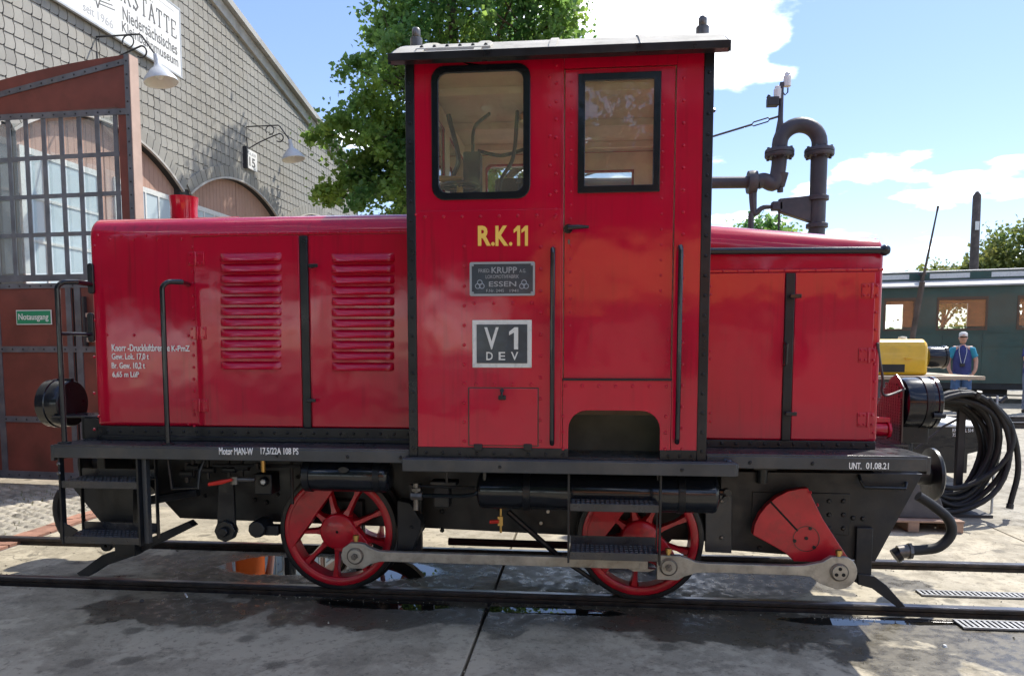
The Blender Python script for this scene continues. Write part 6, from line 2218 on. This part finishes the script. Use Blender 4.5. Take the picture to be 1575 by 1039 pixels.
# ================================================================== PEOPLE
def skin_mesh(name, verts, edges, radii, m, parent, sub=2, root=0):
    me = bpy.data.meshes.new(name)
    me.from_pydata(verts, edges, [])
    o = bpy.data.objects.new(name, me)
    md = o.modifiers.new('skin', 'SKIN')
    md.use_smooth_shade = True
    sv = me.skin_vertices
    if not sv:
        o.data.attributes  # layer is made by the modifier below
    if len(me.skin_vertices) == 0:
        import bmesh
        bm = bmesh.new()
        bm.from_mesh(me)
        bm.verts.layers.skin.verify()
        bm.to_mesh(me)
        bm.free()
    lay = me.skin_vertices[0].data
    for i, r in enumerate(radii):
        lay[i].radius = r if isinstance(r, tuple) else (r, r)
        lay[i].use_root = (i == root)
    s = o.modifiers.new('subsurf', 'SUBSURF')
    s.levels = s.render_levels = sub
    fin(o, m, parent)
    return o


def person(loc, rot, label, top_m, bottom_m, shorts, arms, cap=True, H=1.78, sleeve_m=None, vest=None, hair='hair_grey'):
    p = lthing('person', label, 'person', loc, rot)
    k = H / 1.78
    # skeleton: faces -y
    hip, chest, neck = (0, 0, .93), (0, 0, 1.30), (0, .0, 1.50)
    V = [(0, 0, .95), (0, .005, 1.12), (0, 0, 1.32), (0, 0, 1.45), (0, -.005, 1.53)]
    R_ = [(.155, .115), (.150, .115), (.165, .12), (.085, .075), (.058, .058)]
    E = [(0, 1), (1, 2), (2, 3), (3, 4)]

    def add(pts, rad, frm):
        i = frm
        for q, r in zip(pts, rad):
            V.append(q)
            R_.append((r, r))
            E.append((i, len(V) - 1))
            i = len(V) - 1
    for s in (-1, 1):
        add([(s * .095, 0, .86), (s * .105, -.01, .50), (s * .11, .02, .10), (s * .12, -.10, .04)], [.095, .062, .042, .036], 0)
        sh = [(s * .17, 0, 1.43)] + [(s * a, b_, c_) for a, b_, c_ in arms[0 if s < 0 else 1]]
        add(sh, [.062, .050, .040, .034], 2)
    sc = lambda vs: [tuple(c * k for c in v) for v in vs]
    body = skin_mesh('body', sc(V), E, R_, 'skin', p)
    # head with nose, ears, chin
    hb = B()
    prof = [(.0, -.125), (.045, -.118), (.062, -.09), (.070, -.05), (.076, 0), (.077, .04), (.070, .08), (.048, .108), (.0, .118)]
    n = 18
    for r, t in prof:
        for j in range(n):
            a = 2 * pi * j / n
            yy = -r * 1.18 * cos(a)
            if -.07 < t < .0 and abs(a) < .3 or -.07 < t < .0 and a > 2 * pi - .3:
                yy -= .018
            hb.v.append((r * sin(a) * k, (yy + .0) * k, (1.66 + t) * k))
    for i in range(len(prof) - 1):
        for j in range(n):
            hb.f.append((i * n + j, i * n + (j + 1) % n, (i + 1) * n + (j + 1) % n, (i + 1) * n + j))
    for s in (-1, 1):
        hb.dome((s * .074 * k, .005 * k, 1.655 * k), .028 * k, (s, 0, 0), .02)
    head = hb.out('head', 'skin', p, ang=80)
    for s in (-1, 1):
        B().dome((s * .032 * k, -.083 * k, 1.675 * k), .012 * k, (0, -1, 0), .006).out('eye', 'iron', head)
    B().box(-.025 * k, .025 * k, -.089 * k, -.08 * k, 1.600 * k, 1.606 * k).out('mouth', 'shoe', head)
    B().box(-.072 * k, .072 * k, -.098 * k, -.082 * k, 1.664 * k, 1.688 * k).out('sunglasses', 'iron', head, bevel=.006)
    if cap:
        c = B().lathe([(.086 * k, -.02), (.088 * k, .02), (.075 * k, .06), (.04 * k, .08), (.0, .085)], (0, .005, 1.715 * k), 'z', 20).out('cap', 'cap_white', p, ang=70)
        B().prismz([(-.07 * k, -.07 * k), (.07 * k, -.07 * k), (.055 * k, -.15 * k), (0, -.17 * k), (-.055 * k, -.15 * k)], 1.70 * k, 1.708 * k).out('peak', 'cap_white', c)
    B().lathe([(.070 * k, -.07), (.083 * k, -.02), (.085 * k, .04), (.076 * k, .085), (.05 * k, .115), (.0, .126)], (0, .014 * k, 1.665 * k), 'z', 18).out('hair', hair, p, ang=70)
    # shirt: one closed loft, with sleeves
    def loft(rings, n=20, cap=True):
        lb = B()
        for z, rx, ry, oy in rings:
            lb.v += [(rx * sin(2 * pi * j / n) * k, (oy - ry * cos(2 * pi * j / n) * (1 - .12 * abs(sin(2 * pi * j / n)))) * k, z * k) for j in range(n)]
        for i in range(len(rings) - 1):
            lb.f += [(i * n + j, i * n + (j + 1) % n, (i + 1) * n + (j + 1) % n, (i + 1) * n + j) for j in range(n)]
        return lb
    loft([(.84, .183, .138, 0), (.86, .19, .142, 0), (1.0, .182, .145, -.005), (1.12, .182, .145, -.01), (1.26, .192, .140, 0), (1.38, .188, .122, .005), (1.44, .15, .10, .01), (1.475, .085, .078, .01), (1.495, .07, .068, .005)]).out('shirt', top_m, p, ang=80)
    for s in (-1, 1):
        a = arms[0 if s < 0 else 1]
        q = Vector((s * .175, 0, 1.425)).lerp(Vector((s * a[0][0], a[0][1], a[0][2])), .75)
        st = Vector((s * .135, 0, 1.405))
        B().tube([st * k, Vector((s * .178, 0, 1.40)) * k, st.lerp(q, .7) * k, q * k], [.072 * k, .080 * k, .078 * k, .076 * k], n=14).out('sleeve', sleeve_m or top_m, p, ang=60)
    end = .50 if shorts else .08
    tr_ = loft([(.80, .165, .125, 0), (.88, .18, .135, 0), (.96, .175, .132, 0), (1.04, .17, .13, 0)])
    for s in (-1, 1):
        pts = [(s * .085, 0, .88), (s * .095, 0, .80), (s * .105, 0, .64), (s * .11, .0, .50)] + ([] if shorts else [(s * .113, .01, .28), (s * .115, .015, end)])
        tr_.tube([tuple(c * k for c in q) for q in pts], [x * k for x in ([.105, .108, .100, .098] if shorts else [.10, .102, .09, .076, .07, .066])], n=14)
    tr_.out('shorts' if shorts else 'trousers', bottom_m, p, ang=70)
    for s in (-1, 1):
        B().prismz([(s * .12 - .045, .07), (s * .12 + .045, .07), (s * .12 + .05, -.08), (s * .12 + .03, -.19), (s * .12 - .03, -.19), (s * .12 - .05, -.08)], 0, .075).out('shoe', 'shoe', p, bevel=.02, seg=3)
        # hands with fingers
        a = arms[0 if s < 0 else 1]
        w = Vector((s * a[2][0], a[2][1], a[2][2])) * k
        pv = Vector((s * a[1][0], a[1][1], a[1][2])) * k
        d_ = (w - pv).normalized()
        sd = d_.cross(Vector((0, -1, 0))).normalized()
        hbm = B().tube([w - d_ * .01, w + d_ * .04, w + d_ * .085], [.028, .040, .034], n=8)
        for f_ in range(4):
            o_ = w + d_ * .08 + sd * (-.027 + .018 * f_)
            ln = (.065, .078, .074, .058)[f_]
            hbm.tube([o_, o_ + d_ * ln * .55 + Vector((0, -.008, 0)), o_ + d_ * ln + Vector((0, -.026, 0))], [.0095, .009, .0075], n=6)
        o_ = w + d_ * .02 + sd * .03 * (1 if s > 0 else -1)
        hbm.tube([o_, o_ + d_ * .03 + sd * .022 * (1 if s > 0 else -1), o_ + d_ * .065 + sd * .026 * (1 if s > 0 else -1) + Vector((0, -.015, 0))], [.013, .011, .008], n=6)
        hbm.out('hand', 'skin', p, ang=70)
    return p


pockets = [[(.27, .01, 1.16), (.26, -.06, .95), (.20, -.08, .84)]] * 2
gm = gz(8.45, 12.2)
m1 = person((8.45, 12.2, gm), radians(-20), 'man in white cap, blue polo shirt and denim shorts, hands in pockets', 'shirt_blue', 'denim', True, pockets, sleeve_m='shirt_teal')
B().tube([(-.07, -.05, 1.49), (-.08, -.135, 1.35), (-.03, -.165, 1.09)], .006, n=5).tube([(.07, -.05, 1.49), (.07, -.135, 1.35), (.02, -.165, 1.09)], .006, n=5).out('neck_strap', 'plate_white', m1)
for s in (-1, 1):
    B().tube([(s * .08, -.02, 1.482), (s * .14, -.01, 1.462), (s * .19, -.01, 1.44), (s * .22, -.01, 1.40)], .009, n=5).out('shoulder_piping', 'plate_white', m1)
cmr = B().box(-.06, .04, -.19, -.14, 1.02, 1.09).cyl((-.01, -.19, 1.055), (-.01, -.24, 1.055), .035, n=14).out('camera', 'iron', bevel=.008)
cmr.location = (8.45, 12.2, gm)
cmr.rotation_euler = (0, 0, radians(-20))
tag(cmr, 'black camera hanging before the blue polo shirt', 'camera')
fold = [[(.25, .0, 1.17), (.22, -.2, 1.08), (.02, -.26, 1.12)], [(.25, .0, 1.17), (.20, -.2, 1.10), (.0, -.24, 1.14)]]
person((9.80, 12.0, gz(9.8, 12.0)), radians(35), 'person in dark blue shirt and grey trousers cut off by the right edge', 'shirt_blue', 'trouser_grey', False, fold, cap=False)
hang = [[(.25, .02, 1.16), (.27, -.03, .93), (.27, -.06, .84)]] * 2
pv_ = person((-4.25, 3.4, -.06), radians(40), 'person in jeans and orange safety vest, seen only mirrored in the puddle', 'hivis', 'denim', False, hang, cap=False, sleeve_m='hivis_yellow')

# ================================================================== WHAT STANDS BEHIND THE PHOTOGRAPHER (mirrored in the paint and panes)
hb_ = thing('house', 'pale house with orange tiled roof behind the photographer, mirrored in the paint', 'house', (9, -20, -.1))
B().box(-2.6, 16, -27, -20.5, -.2, 3.3).out('wall', 'house_wall', hb_)
B().prismx([(-20.1, 3.2), (-23.7, 5.5), (-27.4, 3.2)], -3.0, 16.4).out('roof', 'roof_tile', hb_)
for k in range(5):
    B().box(-1 + k * 3.4, .2 + k * 3.4, -20.52, -20.47, 1.0, 2.5).out('window', 'coach_dark', hb_)
for i, (x, y, h) in enumerate(((-9, -22, 13), (-16, -27, 14), (-3.5, -42, 16), (6, -44, 17), (16, -45, 16), (-25, -26, 13), (25, -34, 13), (-4.4, -16, 12), (1.5, -33, 19))):  # the last is added to cover sky mirrored in the cab door window
    tree('yard_tree', ('broad tree behind the photographer at left', 'tall tree behind the photographer at far left', 'tall tree behind the left end of the house', 'tall tree behind the middle of the house', 'tall tree behind the right end of the house',
                       'outermost left tree behind the photographer', 'outermost right tree behind the photographer', 'slender tree nearest behind the photographer', 'tallest tree behind the house, added unseen to mask mirrored sky')[i],
         (x, y, -.1), [(x, y, h * .62, h * .28, h * .25, h * .28), (x + h * .12, y, h * .48, h * .2, h * .2, h * .18), (x - h * .14, y, h * .5, h * .18, h * .2, h * .18)], 150, 40, .46, 'leaf_dark', 40 + i, trunk=.22, spread=.5)
